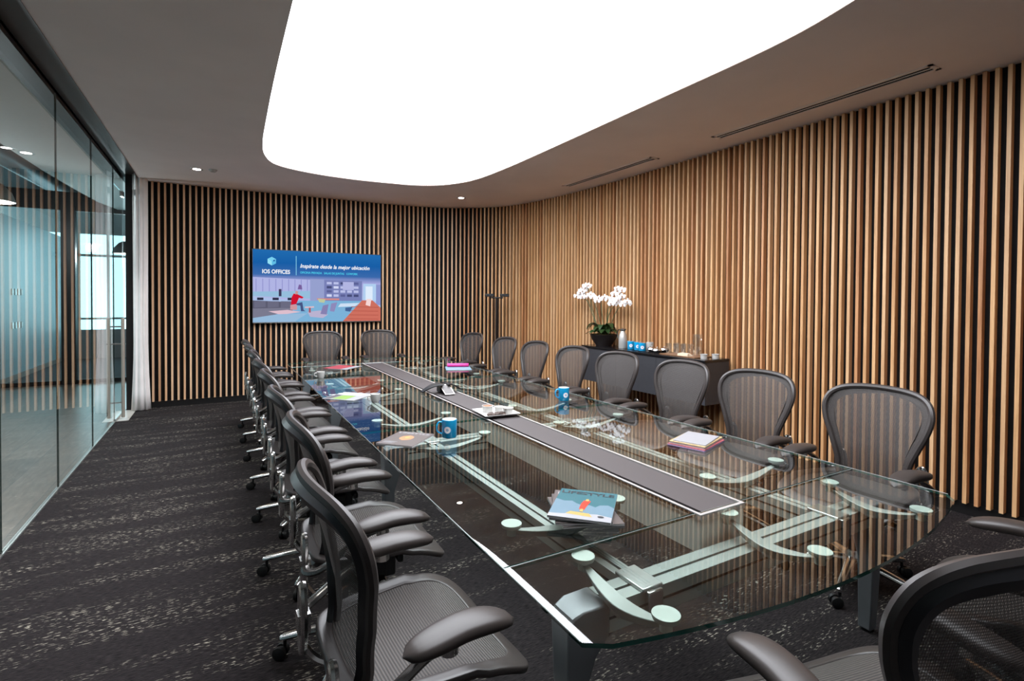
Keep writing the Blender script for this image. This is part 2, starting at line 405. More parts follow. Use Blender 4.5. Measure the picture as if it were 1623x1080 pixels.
# ceiling with the luminous recess
lb = [(0.36, 0.9), (0.36, 2.0), (0.36, 3.2), (0.365, 4.2), (0.38, 5.1), (0.405, 6.0), (0.47, 6.58), (0.64, 6.96), (1.08, 7.17), (1.62, 7.235), (2.1, 7.2), (2.45, 7.14), (2.75, 6.96), (2.96, 6.65), (3.07, 6.25), (3.115, 5.6), (3.125, 5.0), (3.125, 4.0), (3.12, 3.0), (3.11, 2.1), (3.03, 1.6), (2.85, 1.05), (2.5, 0.6), (2.0, 0.42), (1.4, 0.4), (0.8, 0.46), (0.48, 0.62)]
LB = [(p.x, p.y) for p in catmull([(x, y, 0) for x, y in lb], 5, closed=True)]
from mathutils.geometry import tessellate_polygon
def slab_with_hole(outer, hole, z0, z1, m, name, mhole=None):
    polys = [[Vector((x, y, 0)) for x, y in outer], [Vector((x, y, 0)) for x, y in hole]]
    tris = tessellate_polygon(polys); pts = outer+hole; n = len(pts); mb = MB()
    mb.add([(x, y, z0) for x, y in pts]+[(x, y, z1) for x, y in pts], [t for t in tris]+[tuple(i+n for i in reversed(t)) for t in tris], m)
    o = 0
    for loop in (outer, hole):
        k = len(loop); kk = mb.mi(mhole if (loop is hole and mhole) else m)
        for i in range(k):
            j = (i+1) % k; mb.f.append((o+i, o+j, n+o+j, n+o+i)); mb.m.append(kk)
        o += k
    return struct(mb.build(name, smooth=False))
ceil_outer = [(-0.95, -1.9), (4.9, -1.9), (4.9, 9.0), (-0.95, 9.0)]
M_lip = mat('recess_lip', (160, 140, 132), 0.8)
slab_with_hole(ceil_outer, LB, CZ, CZ+0.12, M_ceil, 'ceiling', M_lip)
mb = MB(); mb.prism(LB, CZ+0.008, CZ+0.02, M_lightpanel)
pn = mb.build('light_panel', smooth=False); tag(pn, 'huge white luminous ceiling panel with rounded corners above the table', 'ceiling light')
# ceiling slot beside the glass
mb = MB()
mb.box((-1.30, -1.9, CZ+0.06), (-0.95, 9.0, CZ+0.12), M_slot)
mb.box((-0.962, -1.9, CZ-0.004), (-0.95, 8.8, CZ+0.06), M_slot)
mb.box((-1.30, -1.9, CZ-0.004), (-1.16, 8.8, CZ+0.06), M_slot)
struct(mb.build('trim_3', smooth=False))

# ------------------------------------------------------------------ glass partition
GX = -1.14
joints = [-1.9, 0.35, 1.62, 2.9, 4.17, 5.44, 6.76, 8.03]
for i in range(len(joints)-1):
    mb = MB(); a, b = joints[i]+0.003, joints[i+1]-0.003
    mb.box((GX-0.006, a, 0.012), (GX+0.006, b, CZ-0.004), M_pglass)
    struct(mb.build('window_%d' % (i+1), smooth=False))
    if i < len(joints)-2:
        pass
mb = MB()
for y in joints[1:]: mb.box((GX-0.0062, y-0.0028, 0.012), (GX+0.0062, y+0.0028, CZ-0.004), M_pedge)
mb.box((GX-0.012, -1.9, 0), (GX+0.012, 8.03, 0.012), M_alu)
struct(mb.build('trim_4', smooth=False))
M_handle = mat('satin_steel_handle', (186, 178, 166), 0.35, 0.4)
# glass door at the far end, with its patch fittings and the long ladder handles
mb = MB(); mb.box((GX-0.006, 8.045, 0.03), (GX+0.006, 8.77, 2.98), M_pglass); door = struct(mb.build('door_1', smooth=False))
mb = MB(); mb.box((GX-0.015, 8.045, 0.006), (GX+0.015, 8.77, 0.032), M_alu); mb.build('bottom_rail', door, smooth=False)
mb = MB(); mb.box((GX-0.018, 8.66, 2.93), (GX+0.018, 8.78, 3.0), M_chrome); mb.build('patch_fitting', door, smooth=False)
for sx, nm in ((1, 'handle'), (-1, 'handle')):
    mb = MB(); x = GX+sx*0.075
    mb.tube([(x, 8.15, 0.03), (x, 8.15, 1.30)], 0.019, M_handle, 14)
    mb.build(nm, door)
mb = MB()
for z in (0.22, 0.97, 1.19): mb.tube([(GX-0.10 if z == 0.97 else GX-0.075, 8.15, z), (GX+0.10 if z == 0.97 else GX+0.075, 8.15, z)], 0.009, M_steel, 8)
mb.build('standoff', door)
mb = MB(); mb.box((GX-0.006, 8.045, 2.985), (GX+0.006, 8.78, CZ), M_pglass); struct(mb.build('window_9', smooth=False))
mb = MB(); mb.box((-1.2, 8.05, 0.0), (-1.0, 8.78, 0.006), mat('threshold_tile', (190, 184, 176), 0.4)); struct(mb.build('trim_5', smooth=False))

# ------------------------------------------------------------------ curtain
mb = MB(); n = 48; rows = 14
vs = []; fs = []
for r in range(rows+1):
    z = 0.012 + (CZ+0.04)*r/rows; spread = 1.0 + 0.35*max(0, 1-z/0.9)**1.5
    for i in range(n+1):
        t = i/n; x = -0.935 + (t-0.5)*0.17*spread
        y = 8.64 + 0.012*math.sin(t*2*PI*3.5 + 0.5*math.sin(z*1.7)) + 0.004*math.sin(t*29+z) + 0.05*(2*t-1)**2
        vs.append((x, y, z))
for r in range(rows):
    for i in range(n): k = r*(n+1)+i; fs.append((k, k+1, k+n+2, k+n+1))
mb.add(vs, fs, M_curtain); o = mb.build('curtain')
md = o.modifiers.new('thickness', 'SOLIDIFY'); md.thickness = 0.004
tag(o, 'off-white floor-length curtain gathered in the far left corner beside the glass door', 'curtain')

# ------------------------------------------------------------------ ceiling fittings
def downlight(x, y, z, label, r=0.055, power=DOWN_POWER, group=None, warm=(1, 0.93, 0.86)):
    t = empty('downlight', label, 'ceiling light', (x, y, z), group=group)
    mb = MB(); mb.lathe([(r*0.82, -0.001), (r*1.25, -0.004), (r*1.28, 0.0), (r*0.82, 0.0005)], M_white, seg=28); mb.build('trim_ring', t)
    mb = MB(); mb.lathe([(0.0, -0.003), (r*0.84, -0.003)], emis('lamp_glow', (255, 248, 244), 14.0), seg=28); mb.build('lamp_lens', t)
    ld = bpy.data.lights.new('downlight_spot', 'SPOT'); ld.energy = power; ld.spot_size = math.radians(95); ld.spot_blend = 0.8; ld.color = warm
    ld.shadow_soft_size = 0.05; lo = bpy.data.objects.new('lamp', ld); COL.objects.link(lo); lo.parent = t; lo.location = (0, 0, -0.03)
    return t
downlight(-0.24, 7.70, CZ, 'round recessed downlight in ceiling above the far left corner by the curtain')
downlight(3.39, 7.62, CZ, 'round recessed downlight in ceiling near the curved far right corner')
for k, (y, lab) in enumerate(((0.35, 'unseen round recessed downlight added for light above the near end of the right wall'),)):
    downlight(4.05, y, CZ, lab)  # added lamp outside the view, throws light on the near right wall
t = tag(MB().build('x') if False else (lambda mb: (mb.lathe([(0.0, -0.03), (0.03, -0.028), (0.045, -0.012), (0.05, 0.0)], M_white, (-0.06, 7.62, CZ), 20), mb.build('smoke_detector'))[1])(MB()), 'small white ceiling sensor dome beside the far left downlight', 'detector')
def vent(y0, y1, label):
    x0, x1 = 4.27, 4.41; t = empty('ceiling_vent', label, 'air vent', (0, 0, 0), group=None)
    t.location = ((x0+x1)/2, (y0+y1)/2, CZ); hx = (x1-x0)/2; hy = (y1-y0)/2
    mb = MB()
    for a, b in (((-hx, -hy), (-hx+0.03, hy)), ((hx-0.03, -hy), (hx, hy)), ((-hx, -hy), (hx, -hy+0.03)), ((-hx, hy-0.03), (hx, hy))):
        mb.box((a[0], a[1], -0.006), (b[0], b[1], 0.0), M_ceil)
    mb.build('frame', t, smooth=False)
    mb = MB(); mb.box((-hx+0.03, -hy+0.03, -0.0015), (hx-0.03, hy-0.03, -0.0005), M_black); mb.build('slot', t, smooth=False)
    mb = MB(); mb.box((-0.006, -hy+0.03, -0.006), (0.006, hy-0.03, -0.0014), M_ceil); mb.build('slat', t, smooth=False)
vent(1.67, 3.5, 'long slotted air vent in ceiling nearest the camera above the slatted wall')
vent(4.33, 6.06, 'farther slotted air vent in ceiling above the sideboard end of the wall')

# ================================================================== OFFICE AREA BEYOND THE GLASS
mb = MB()
cc = [(-1.16, -2.05), (-1.16, 12.0), (-1.62, 12.0), (-1.80, 11.2), (-1.90, 10.0), (-1.98, 8.8), (-2.02, 7.6), (-2.02, 6.0), (-2.0, 3.0), (-2.0, -2.05)]
mb.prism(cc, CZ, CZ+0.12, mat('corridor_ceiling', (214, 216, 212), 0.8)); struct(mb.build('ceiling_corridor', smooth=False))
mb = MB(); mb.box((-4.7, -2.05, 4.1), (1.0, 17.0, 4.2), M_black); struct(mb.build('ceiling_services', smooth=False))
mb = MB(); mb.box((-4.7, -2.05, 0), (-4.6, 12.0, 4.1), M_bluewall); struct(mb.build('wall_corridor', smooth=False))
mb = MB(); mb.box((-4.7, -2.2, 0), (-1.3, -2.05, 4.1), M_grey); struct(mb.build('wall_corridor_end', smooth=False))
mb = MB(); mb.box((-3.45, 12.0, 0), (-3.35, 16.8, 3.05), M_bluewall); mb.box((-4.7, 12.0, 0), (-3.45, 12.1, 4.1), M_bluewall); struct(mb.build('wall_office_left', smooth=False))
mb = MB(); mb.box((-3.35, 12.0, 0.0), (-3.335, 16.8, 0.10), M_strip); struct(mb.build('baseboard_office', smooth=False))
mb = MB(); mb.box((0.9, 9.0, 0), (1.0, 17.0, 4.1), M_grey); struct(mb.build('wall_office_right', smooth=False))
mb = MB(); mb.box((-1.13, 9.0, 0), (1.0, 9.06, 4.1), M_grey); struct(mb.build('wall_corridor_side', smooth=False))
# office front: dark frame, column
mb = MB(); mb.box((-4.6, 11.96, 0), (1.0, 12.02, 0.07), M_dark); mb.box((-4.6, 11.96, 3.12), (-1.1, 12.02, 3.45), M_dark); struct(mb.build('trim_6', smooth=False))
mb = MB(); mb.box((-2.44, 11.92, 0), (-2.24, 12.06, 3.2), M_dark); struct(mb.build('trim_7', smooth=False))
mb = MB(); mb.box((-2.24, 11.985, 0.07), (0.9, 12.0, 3.12), M_pglass); struct(mb.build('window_10', smooth=False))
mb = MB(); mb.box((-3.35, 11.985, 0.07), (-2.44, 12.0, 3.12), M_pglass); struct(mb.build('window_11', smooth=False))
# far window wall
mb = MB(); mb.box((-4.6, 16.8, 0), (1.0, 16.95, 0.74), M_grey); mb.box((-4.6, 16.8, 3.2), (1.0, 16.95, 4.1), M_grey); struct(mb.build('wall_office_back', smooth=False))
mb = MB()
for x in (-4.0, -3.1, -2.5, -1.9, -1.2, -0.4, 0.4): mb.box((x-0.03, 16.84, 0.74), (x+0.03, 16.92, 3.2), M_alu_lt)
mb.box((-4.6, 16.84, 2.62), (1.0, 16.92, 2.68), M_alu_lt); mb.box((-4.6, 16.84, 1.0), (1.0, 16.92, 1.05), M_alu_lt); struct(mb.build('window_12', smooth=False))
# switches on the pale wall
for z, lab in ((1.60, 'upper row of white switch plates on the pale blue office wall'), (0.97, 'lower row of white switch plates on the pale blue office wall')):
    t = empty('switch_panel', lab, 'switch', (-3.35, 12.9, z))
    for k in range(4):
        mb = MB(); mb.box((0, k*0.17, 0), (0.015, 0.09+k*0.17, 0.12), M_white); mb.build('switch_plate', t, smooth=False)
# ducts & pipes
def pipe(name, pts, r, m, label): mb = MB(); mb.tube(pts, r, m, 12); tag(mb.build(name), label, 'duct' if r > 0.05 else 'pipe')
M_duct = mat('galvanised_duct', (120, 124, 126), 0.4, 0.6); M_red = mat('red_pipe_paint', (110, 34, 34), 0.5)
pipe('air_duct', [(-3.4, 2, 3.72), (-3.0, 8, 3.72), (-2.75, 13.5, 3.72)], 0.14, M_duct, 'long grey air duct under the dark ceiling beyond the glass wall')
pipe('cable_pipe', [(-2.5, 2, 3.45), (-2.2, 9, 3.5), (-2.1, 11.9, 3.5)], 0.035, M_alu_lt, 'thin pale pipe running under the dark corridor ceiling')
pipe('sprinkler_pipe', [(-4.4, 14.0, 3.5), (0.8, 14.0, 3.5)], 0.045, M_red, 'dark red sprinkler pipe crossing above the far office')
def pendant(x, y, z, label, ms):
    t = empty('pendant_lamp', label, 'pendant lamp', (x, y, z))
    mb = MB(); mb.lathe([(0.05, 0.26), (0.12, 0.22), (0.2, 0.12), (0.235, 0.0), (0.228, 0.0), (0.19, 0.11), (0.1, 0.2)], ms, seg=28); mb.build('shade', t)
    mb = MB(); mb.ball((0, 0, 0.05), 0.06, emis('pendant_bulb', (255, 250, 240), 6)); mb.build('bulb', t)
    ld = bpy.data.lights.new('pendant_light', 'POINT'); ld.energy = 90; ld.color = (0.88, 0.96, 1.0); ld.shadow_soft_size = 0.1; lo = bpy.data.objects.new('lamp', ld); COL.objects.link(lo); lo.parent = t; lo.location = (0, 0, -0.08)
    mb = MB(); mb.tube([(0, 0, 0.25), (0, 0, 4.1-z)], 0.006, M_dark, 6); mb.build('cord', t)
pendant(-2.52, 9.0, 2.78, 'pale pendant lamp with lit opening at the left edge beyond the glass', mat('pendant_white', (150, 146, 142), 0.5))
pendant(-1.72, 13.6, 2.5, 'brown dome pendant lamp hanging in the far office', mat('pendant_brown', (92, 84, 80), 0.5))
downlight(-1.90, 7.85, CZ, 'bright downlight in the corridor ceiling beyond the glass', 0.06, 260, warm=(0.88, 0.95, 1.0))
downlight(-1.60, 3.2, CZ, 'added unseen downlight brightening the corridor nearer the camera beyond the glass', 0.06, 260, warm=(1, 0.95, 0.9))  # extra lamp out of view, put in to brighten the corridor
downlight(-1.75, 5.4, CZ, 'added unseen downlight brightening the middle of the corridor beyond the glass', 0.06, 260, warm=(1, 0.97, 0.94))  # another added, unseen lamp lifting the corridor light

# ================================================================== TABLE
TZ = 0.73; TH = 0.012
T = empty('conference_table', 'long glass-topped conference table on aluminium beams down the middle of the room', 'table', (1.74, 4.0, 0))
def tb(mb, name, parent=T, **k):
    inv = Matrix.Translation((-1.74, -4.0, 0)); mb.xform(inv); return mb.build(name, parent, **k)
XL, XRT, TX0, TX1 = 0.755, 2.725, 1.600, 1.862
SE = [1.368, 3.2, 4.98, 6.69]
def glass(poly, name='glass_top', edges=None):
    mb = MB(); n = len(poly)
    mb.add([(x, y, TZ-TH) for x, y in poly]+[(x, y, TZ) for x, y in poly], [tuple(range(n-1, -1, -1)), tuple(range(n, 2*n))], M_glass)
    for i in range(n):
        j = (i+1) % n; mm = M_edge
        k = mb.mi(mm); mb.f.append((i, j, n+j, n+i)); mb.m.append(k)
    # ground bevel catching the light along the top rim
    e = 0.004
    return tb(mb, name, smooth=False)
for i in range(3):
    a, b = SE[i]+0.003, SE[i+1]-0.003
    glass([(XL, a), (TX0, a), (TX0, b), (XL, b)]); glass([(TX1, a), (XRT, a), (XRT, b), (TX1, b)])
def arc(y_c, sgn):
    out = []
    for k in range(33):
        x = XL + (XRT-XL)*k/32; u = (x-1.74); out.append((x, y_c + sgn*(0.14 - u*u/(2*3.53)) ))
    return out
near = [(XL, SE[0]-0.003)] + [(XL, 0.975)] + [(x+0.0, y) for x, y in [(p[0], p[1]) for p in arc(0.955, -1)][1:-1]] + [(XRT, 0.985), (XRT, SE[0]-0.003)]
glass(near)
far = [(XRT, SE[3]+0.003)] + [(XRT, 7.085)] + [(x, y) for x, y in reversed(arc(7.1, 1)[1:-1])] + [(XL, 7.085), (XL, SE[3]+0.003)]
glass(far)
# bright bevel line on the glass edges
mb = MB(); w = 0.004
def rim(p, q):
    p = Vector((*p, TZ-0.0015)); q = Vector((*q, TZ-0.0015)); mb.tube([p, q], 0.0022, M_edge_w, 6)
for x in (XL, XRT): rim((x, 0.98), (x, 7.08))
for s_ in (SE[0]-0.004, SE[3]+0.004): rim((XL, s_), (XRT, s_))
tb(mb, 'glass_rim')
# cable tray
mb = MB()
ya, yb = SE[0]-0.03, SE[3]+0.03
for x0, x1 in ((TX0, TX0+0.014), (TX1-0.014, TX1)): mb.box((x0, ya, TZ-0.02), (x1, yb, TZ+0.003), M_strip)
for y0, y1 in ((ya, ya+0.014), (yb-0.014, yb)): mb.box((TX0+0.0142, y0, TZ-0.02), (TX1-0.0142, y1, TZ+0.003), M_strip)
tb(mb, 'tray_frame', smooth=False)
for i, (a, b) in enumerate(((ya+0.016, 3.1), (3.104, 4.93), (4.934, yb-0.016))):
    mb = MB(); mb.box((TX0+0.044, a, TZ-0.014), (TX1-0.016, b, TZ-0.003), M_tray); tb(mb, 'tray_lid', smooth=False)
mb = MB()
mb.box((TX0+0.004, ya+0.004, TZ-0.15), (TX0+0.008, yb-0.004, TZ-0.021), M_traybox); mb.box((TX1-0.008, ya+0.004, TZ-0.15), (TX1-0.004, yb-0.004, TZ-0.021), M_traybox)
mb.box((TX0+0.0081, ya+0.004, TZ-0.15), (TX1-0.0081, yb-0.004, TZ-0.146), M_mech)
mb.box((TX0+0.0081, ya+0.004, TZ-0.1459), (TX1-0.0081, ya+0.008, TZ-0.021), M_traybox); mb.box((TX0+0.0081, yb-0.008, TZ-0.1459), (TX1-0.0081, yb-0.004, TZ-0.021), M_traybox)
tb(mb, 'tray_box', smooth=False)
# beams: extrusions with a dark slot along the top and sides
def beam(p, q, w, z0, z1, name, parent=T):
    p = Vector((*p, 0)); q = Vector((*q, 0)); d = (q-p); L = d.length; d.normalize(); n = Vector((-d.y, d.x, 0)); mb = MB()
    R = Matrix((d, n, Vector((0, 0, 1)))).transposed(); g = 0.012
    mb.box((0, -w/2, z0), (L, -g/2, z1), M_alu_lt, R, p); mb.box((0, g/2, z0), (L, w/2, z1), M_alu_lt, R, p)
    mb.box((0, -g/2, z0+0.006), (L, g/2, z1-0.012), M_mech, R, p)
    for s in (-1, 1): mb.box((0, s*w/2-0.001, (z0+z1)/2-0.004), (L, s*w/2+0.001, (z0+z1)/2+0.004), M_mech, R, p)
    return tb(mb, name, parent, smooth=False)
BZ0, BZ1 = 0.53, 0.62
CB = [1.26, 3.2, 4.98, 6.80]
for x in (1.215, 2.335):
    beam((x, CB[0]+0.056, ), (x, CB[3]-0.056), 0.075, BZ0+0.01, BZ1-0.005, 'long_beam')
for y in CB: beam((1.04, y), (2.565, y), 0.105, BZ0, BZ1, 'cross_beam')
for y in CB:
    for x in (1.215, 2.335):
        mb = MB(); s = 1 if y < 4 else -1
        mb.box((x-0.045, y-0.06, BZ1-0.002), (x+0.045, y+0.075*s if s > 0 else y+0.06, BZ1+0.012), M_alu); mb.box((x-0.032, y-0.075, BZ0+0.0), (x+0.032, y-0.053, BZ1+0.004), M_chrome)
        tb(mb, 'beam_clamp', bevel=0.004)
# legs: broad blades that taper to the floor, with a shoulder cap on the beam end
for y in CB:
    for sx, x in ((-1, 0.94), (1, 2.665)):
        prof = [(x-sx*0.098, BZ1+0.004), (x, BZ1+0.003), (x+sx*0.035, BZ1-0.012), (x+sx*0.05, BZ1-0.05), (x+sx*0.042, 0.30), (x+sx*0.03, 0.012), (x-sx*0.025, 0.012), (x-sx*0.022, 0.34), (x-sx*0.055, 0.46), (x-sx*0.098, BZ0-0.004)]
        mb = MB(); n = len(prof); hw = [0.056, 0.055, 0.05, 0.046, 0.036, 0.028, 0.028, 0.036, 0.046, 0.056]
        vs = [(px, y-h, pz) for (px, pz), h in zip(prof, hw)]+[(px, y+h, pz) for (px, pz), h in zip(prof, hw)]
        mb.add(vs, [tuple(range(n)), tuple(range(2*n-1, n-1, -1))]+[(i, (i+1) % n, n+(i+1) % n, n+i) for i in range(n)], M_leg)
        lg = tb(mb, 'leg', bevel=0.006)
        mb = MB(); mb.lathe([(0.024, 0.0), (0.024, 0.008), (0.012, 0.0115), (0.0, 0.0118)], M_mech, (x+sx*0.0025, y, 0), 16); tb(mb, 'foot', lg)
# support arms with pads under the glass
def support(p, q, dip=0.035):
    p = Vector((*p, 0)); q = Vector((*q, 0)); L = (q-p).length; d = (q-p).normalized(); n = Vector((-d.y, d.x, 0)); mb = MB()
    N = 14; vs = []
    for i in range(N+1):
        t = i/N; s = abs(2*t-1); z = 0.637+0.05*s**1.5; w = 0.009+0.020*(1-s**1.7); h = 0.014+0.018*(1-s)
        c = p+d*(L*t)
        for a, b in ((-1, 1), (1, 1), (0.55, -1), (-0.55, -1)): vs.append((c.x+n.x*w*a, c.y+n.y*w*a, z+h*b*0.6))
    fs = [(i*4+k, i*4+(k+1) % 4, i*4+4+(k+1) % 4, i*4+4+k) for i in range(N) for k in range(4)]+[(0, 1, 2, 3), (N*4+3, N*4+2, N*4+1, N*4)]
    mb.add(vs, fs, M_alu_lt)
    c = (p+q)/2; mb.box((c.x-0.02, c.y-0.02, BZ1-0.001), (c.x+0.02, c.y+0.02, 0.64), M_alu)
    a = tb(mb, 'support_arm', bevel=0.003)
    for e in (p, q):
        mb = MB(); mb.lathe([(0.017, 0.672), (0.017, 0.695), (0.036, 0.704), (0.038, 0.710), (0.038, TZ-TH-0.0005), (0.0, TZ-TH-0.0005)], M_disc, (e.x, e.y, 0), 24); tb(mb, 'glass_pad', a)
for y in (1.66, 2.90, 3.54, 4.70, 5.30, 6.40):
    support((0.95, y), (1.46, y)); support((2.03, y), (2.56, y))
for x in (1.035, 1.754, 2.47):
    support((x, 1.335), (x, 0.975)); support((x, 6.72), (x, 7.08))

# ================================================================== CHAIRS (local +Y is forward)
def ring_surface(outline, f, m, r0=0.0, r1=1.0, rings=8, centre=(0, 0)):
    """fan/band of rings between r0 and r1 of the outline; f(a,b) gives the 3D point"""
    n = len(outline); vs = []; fs = []
    rr = [r0+(r1-r0)*k/rings for k in range(rings+1)]
    for r in rr:
        for a, b in outline: vs.append(f(centre[0]+(a-centre[0])*r, centre[1]+(b-centre[1])*r))
    for k in range(rings):
        for i in range(n):
            j = (i+1) % n; fs.append((k*n+i, k*n+j, (k+1)*n+j, (k+1)*n+i))
    mb = MB(); mb.add(vs, fs, m); return mb
def mirror_outline(h):
    return [(p.x, p.y) for p in catmull([(x, y, 0) for x, y in h]+[(-x, y, 0) for x, y in reversed(h[1:-1])], 5, closed=True)]
SEAT_O = mirror_outline([(0, 0.285), (0.14, 0.292), (0.24, 0.278), (0.282, 0.22), (0.277, 0.06), (0.252, -0.10), (0.215, -0.19), (0.15, -0.228), (0, -0.235)])
BACK_O = mirror_outline([(0, 1.058), (0.12, 1.053), (0.205, 1.035), (0.256, 0.995), (0.274, 0.93), (0.258, 0.85), (0.226, 0.77), (0.196, 0.69), (0.178, 0.62), (0.172, 0.55), (0.150, 0.495), (0.10, 0.462), (0, 0.452)])
def fseat(x, y):
    z = 0.525 + 0.018*(x/0.26)**2*(1 if y < 0.1 else 0.5)
    if y > 0.10: z -= 0.050*((y-0.10)/0.17)**2
    if y < -0.12: z += 0.015*((-0.12-y)/0.12)**2
    return (x, y, z)
def yback(z):
    K = [(0.45, -0.205), (0.58, -0.190), (0.70, -0.198), (0.85, -0.232), (1.0, -0.275), (1.08, -0.305)]
    for (a, b), (c, d) in zip(K, K[1:]):
        if z <= c: t = (z-a)/(c-a); return b+(d-b)*t
    return K[-1][1]
def fback(x, z): return (x, yback(z)+0.05*(x/0.26)**2, z)
def make_chair():
    C = empty('task_chair', '', 'chair', (0, 0, 0), 0)
    mb = ring_surface(SEAT_O, fseat, M_seat, 0.0, 0.86, 8, (0, 0)); mb.build('seat', C)
    mb = ring_surface(SEAT_O, fseat, M_graph, 0.84, 1.03, 3, (0, 0)); o = mb.build('seat_frame', C)
    md = o.modifiers.new('t', 'SOLIDIFY'); md.thickness = 0.022; md.offset = -0.6
    b = o.modifiers.new('b', 'BEVEL'); b.width = 0.006; b.segments = 2; b.limit_method = 'ANGLE'
    mb = ring_surface(BACK_O, fback, M_pellicle, 0.0, 0.97, 8, (0, 0.80)); mb.build('backrest', C)
    mb = MB(); mb.tube([fback(x, z) for x, z in BACK_O], 0.0165, M_graph, 8, closed=True, flat=0.95, up=(0, 1, 0))
    # rear wing of the frame, broad at the shoulders
    n = len(BACK_O); vs = []
    for (x, z) in BACK_O:
        p = Vector(fback(x, z)); c = Vector(fback(0, 0.80)); k = 0.030+0.022*min(1, max(0, (z-0.72)/0.2))*min(1, abs(x)/0.2)
        d = (c-p); d.y = 0; d.normalize()
        vs += [p+Vector((0, -0.012, 0)), p+d*0.018+Vector((0, -0.030, 0)), p+d*k+Vector((0, -0.022, 0)), p+d*(k+0.004)+Vector((0, -0.010, 0))]
    fs = []
    for i in range(n):
        j = (i+1) % n
        for q in range(3): fs.append((i*4+q, i*4+q+1, j*4+q+1, j*4+q))
    mb.add(vs, fs, M_frame_back); mb.build('back_frame', C)
    for s in (-1, 1):
        # arm pad
        mb = MB(); N = 18; K = 16; vs = []
        for i in range(N+1):
            t = -1+2*i/N; e = max(0.0, 1-abs(t)**3.2)**0.5; w = 0.052*max(e, 0.02); h = 0.025*max(e, 0.02)
            cy = 0.045+0.165*t; cx = s*(0.280+0.010*t*t - 0.006*t); cz = 0.668+0.012*(1-t*t) - (0.012*t if t > 0 else 0) + 0.004*math.sin(t*3)
            for k in range(K):
                q = 2*PI*k/K; ca, sa = math.cos(q), math.sin(q)
                vs.append((cx+w*math.copysign(abs(ca)**0.75, ca), cy, cz+h*math.copysign(abs(sa)**0.8, sa)))
        fs = [(i*K+k, i*K+(k+1) % K, (i+1)*K+(k+1) % K, (i+1)*K+k) for i in range(N) for k in range(K)]+[tuple(range(K)), tuple(N*K+k for k in range(K-1, -1, -1))]
        mb.add(vs, fs, M_pad); mb.build('arm_pad', C)
        mb = MB(); mb.tube([tuple(p) for p in catmull([(s*0.215, -0.262, 0.545), (s*0.262, -0.262, 0.535), (s*0.290, -0.215, 0.548), (s*0.292, -0.13, 0.60), (s*0.285, -0.05, 0.640), (s*0.282, 0.02, 0.652)], 5)], 0.0175, M_arm, 8, flat=0.75)
        ap = mb.build('arm_post', C)
        mb = MB(); mb.tube([(s*0.283, 0.012, 0.628), (s*0.283, 0.012, 0.658)], 0.026, M_chrome, 14); mb.build('swivel_collar', ap)
        # slotted polished upright
        mb = MB(); pts = []
        for k in range(20):
            q = 2*PI*k/20; pts.append((s*0.207+0.022*math.cos(q), -0.266, 0.545+math.copysign(abs(math.sin(q))**0.6, math.sin(q))*0.105))
        mb.tube(pts, 0.0125, M_chrome, 8, closed=True, flat=1.1); mb.box((s*0.207-0.022, -0.283, 0.505), (s*0.207+0.022, -0.245, 0.565), M_chrome); mb.build('arm_bracket', C)
        mb = MB(); mb.tube([tuple(p) for p in catmull([(s*0.05, -0.04, 0.385), (s*0.14, -0.12, 0.375), (s*0.195, -0.22, 0.405), (s*0.207, -0.262, 0.455)], 5)], 0.014, M_chrome, 8); mb.build('back_yoke', C)
        mb = MB(); mb.tube([(s*0.13, 0.03, 0.392), (s*0.19, 0.03, 0.392)], 0.008, M_chrome, 8)
        mb.tube([(s*0.185, 0.03, 0.392), (s*0.20, 0.03, 0.392), (s*0.225, 0.03, 0.392)], [0.024, 0.026, 0.02], M_chrome, 14); mb.build('adjustment_knob', C)
    mb = MB(); mb.box((-0.10, -0.13, 0.352), (0.10, 0.12, 0.47), M_mech); mb.box((-0.13, -0.015, 0.372), (0.13, 0.075, 0.46), M_mech); mb.box((-0.20, 0.10, 0.45), (0.20, 0.125, 0.485), M_mech)
    mb.build('tilt_mechanism', C, bevel=0.01)
    mb = MB(); mb.lathe([(0.024, 0.18), (0.024, 0.30), (0.017, 0.30), (0.017, 0.352)], M_mech, seg=16); mb.build('gas_lift', C)
    mb = MB(); mb.lathe([(0.03, 0.085), (0.043, 0.095), (0.043, 0.135), (0.034, 0.175), (0.028, 0.185), (0.0, 0.186)], M_chrome, seg=24); mb.build('base_hub', C)
    for k in range(5):
        q = 2*PI*k/5+PI/2+0.3; d = Vector((math.cos(q), math.sin(q), 0)); mb = MB()
        mb.tube([d*0.03+Vector((0, 0, 0.132)), d*0.10+Vector((0, 0, 0.128)), d*0.22+Vector((0, 0, 0.112)), d*0.325+Vector((0, 0, 0.094)), d*0.343+Vector((0, 0, 0.090))], [0.029, 0.026, 0.0225, 0.019, 0.012], M_chrome, 10, flat=0.8)
        lg = mb.build('leg', C)
        mb = MB(); c = d*0.325; n = Vector((math.cos(q*3+k), math.sin(q*3+k), 0))
        mb.tube([c+Vector((0, 0, 0.055)), c+Vector((0, 0, 0.085))], 0.008, M_mech, 8); c2 = c+Vector((-n.y, n.x, 0))*0.018
        for s in (-1, 1): mb.tube([c2+n*(s*0.008)+Vector((0, 0, 0.0285)), c2+n*(s*0.014)+Vector((0, 0, 0.0285)), c2+n*(s*0.024)+Vector((0, 0, 0.0285)), c2+n*(s*0.027)+Vector((0, 0, 0.0285))], [0.027, 0.028, 0.028, 0.020], M_rubber, 16)
        mb.tube([c2+n*-0.012+Vector((0, 0, 0.0285)), c2+n*0.012+Vector((0, 0, 0.0285))], 0.02, M_mech, 10)
        mb.build('caster', lg)
    return C
proto = make_chair(); used = [False]
def chair(x, y, rz, label, group):
    if not used[0]:
        used[0] = True; proto.location = (x, y, 0); proto.rotation_euler = (0, 0, rz); proto['label'] = label; proto['group'] = group; return
    copy_tree(proto, (x, y, 0), rz, label, group)
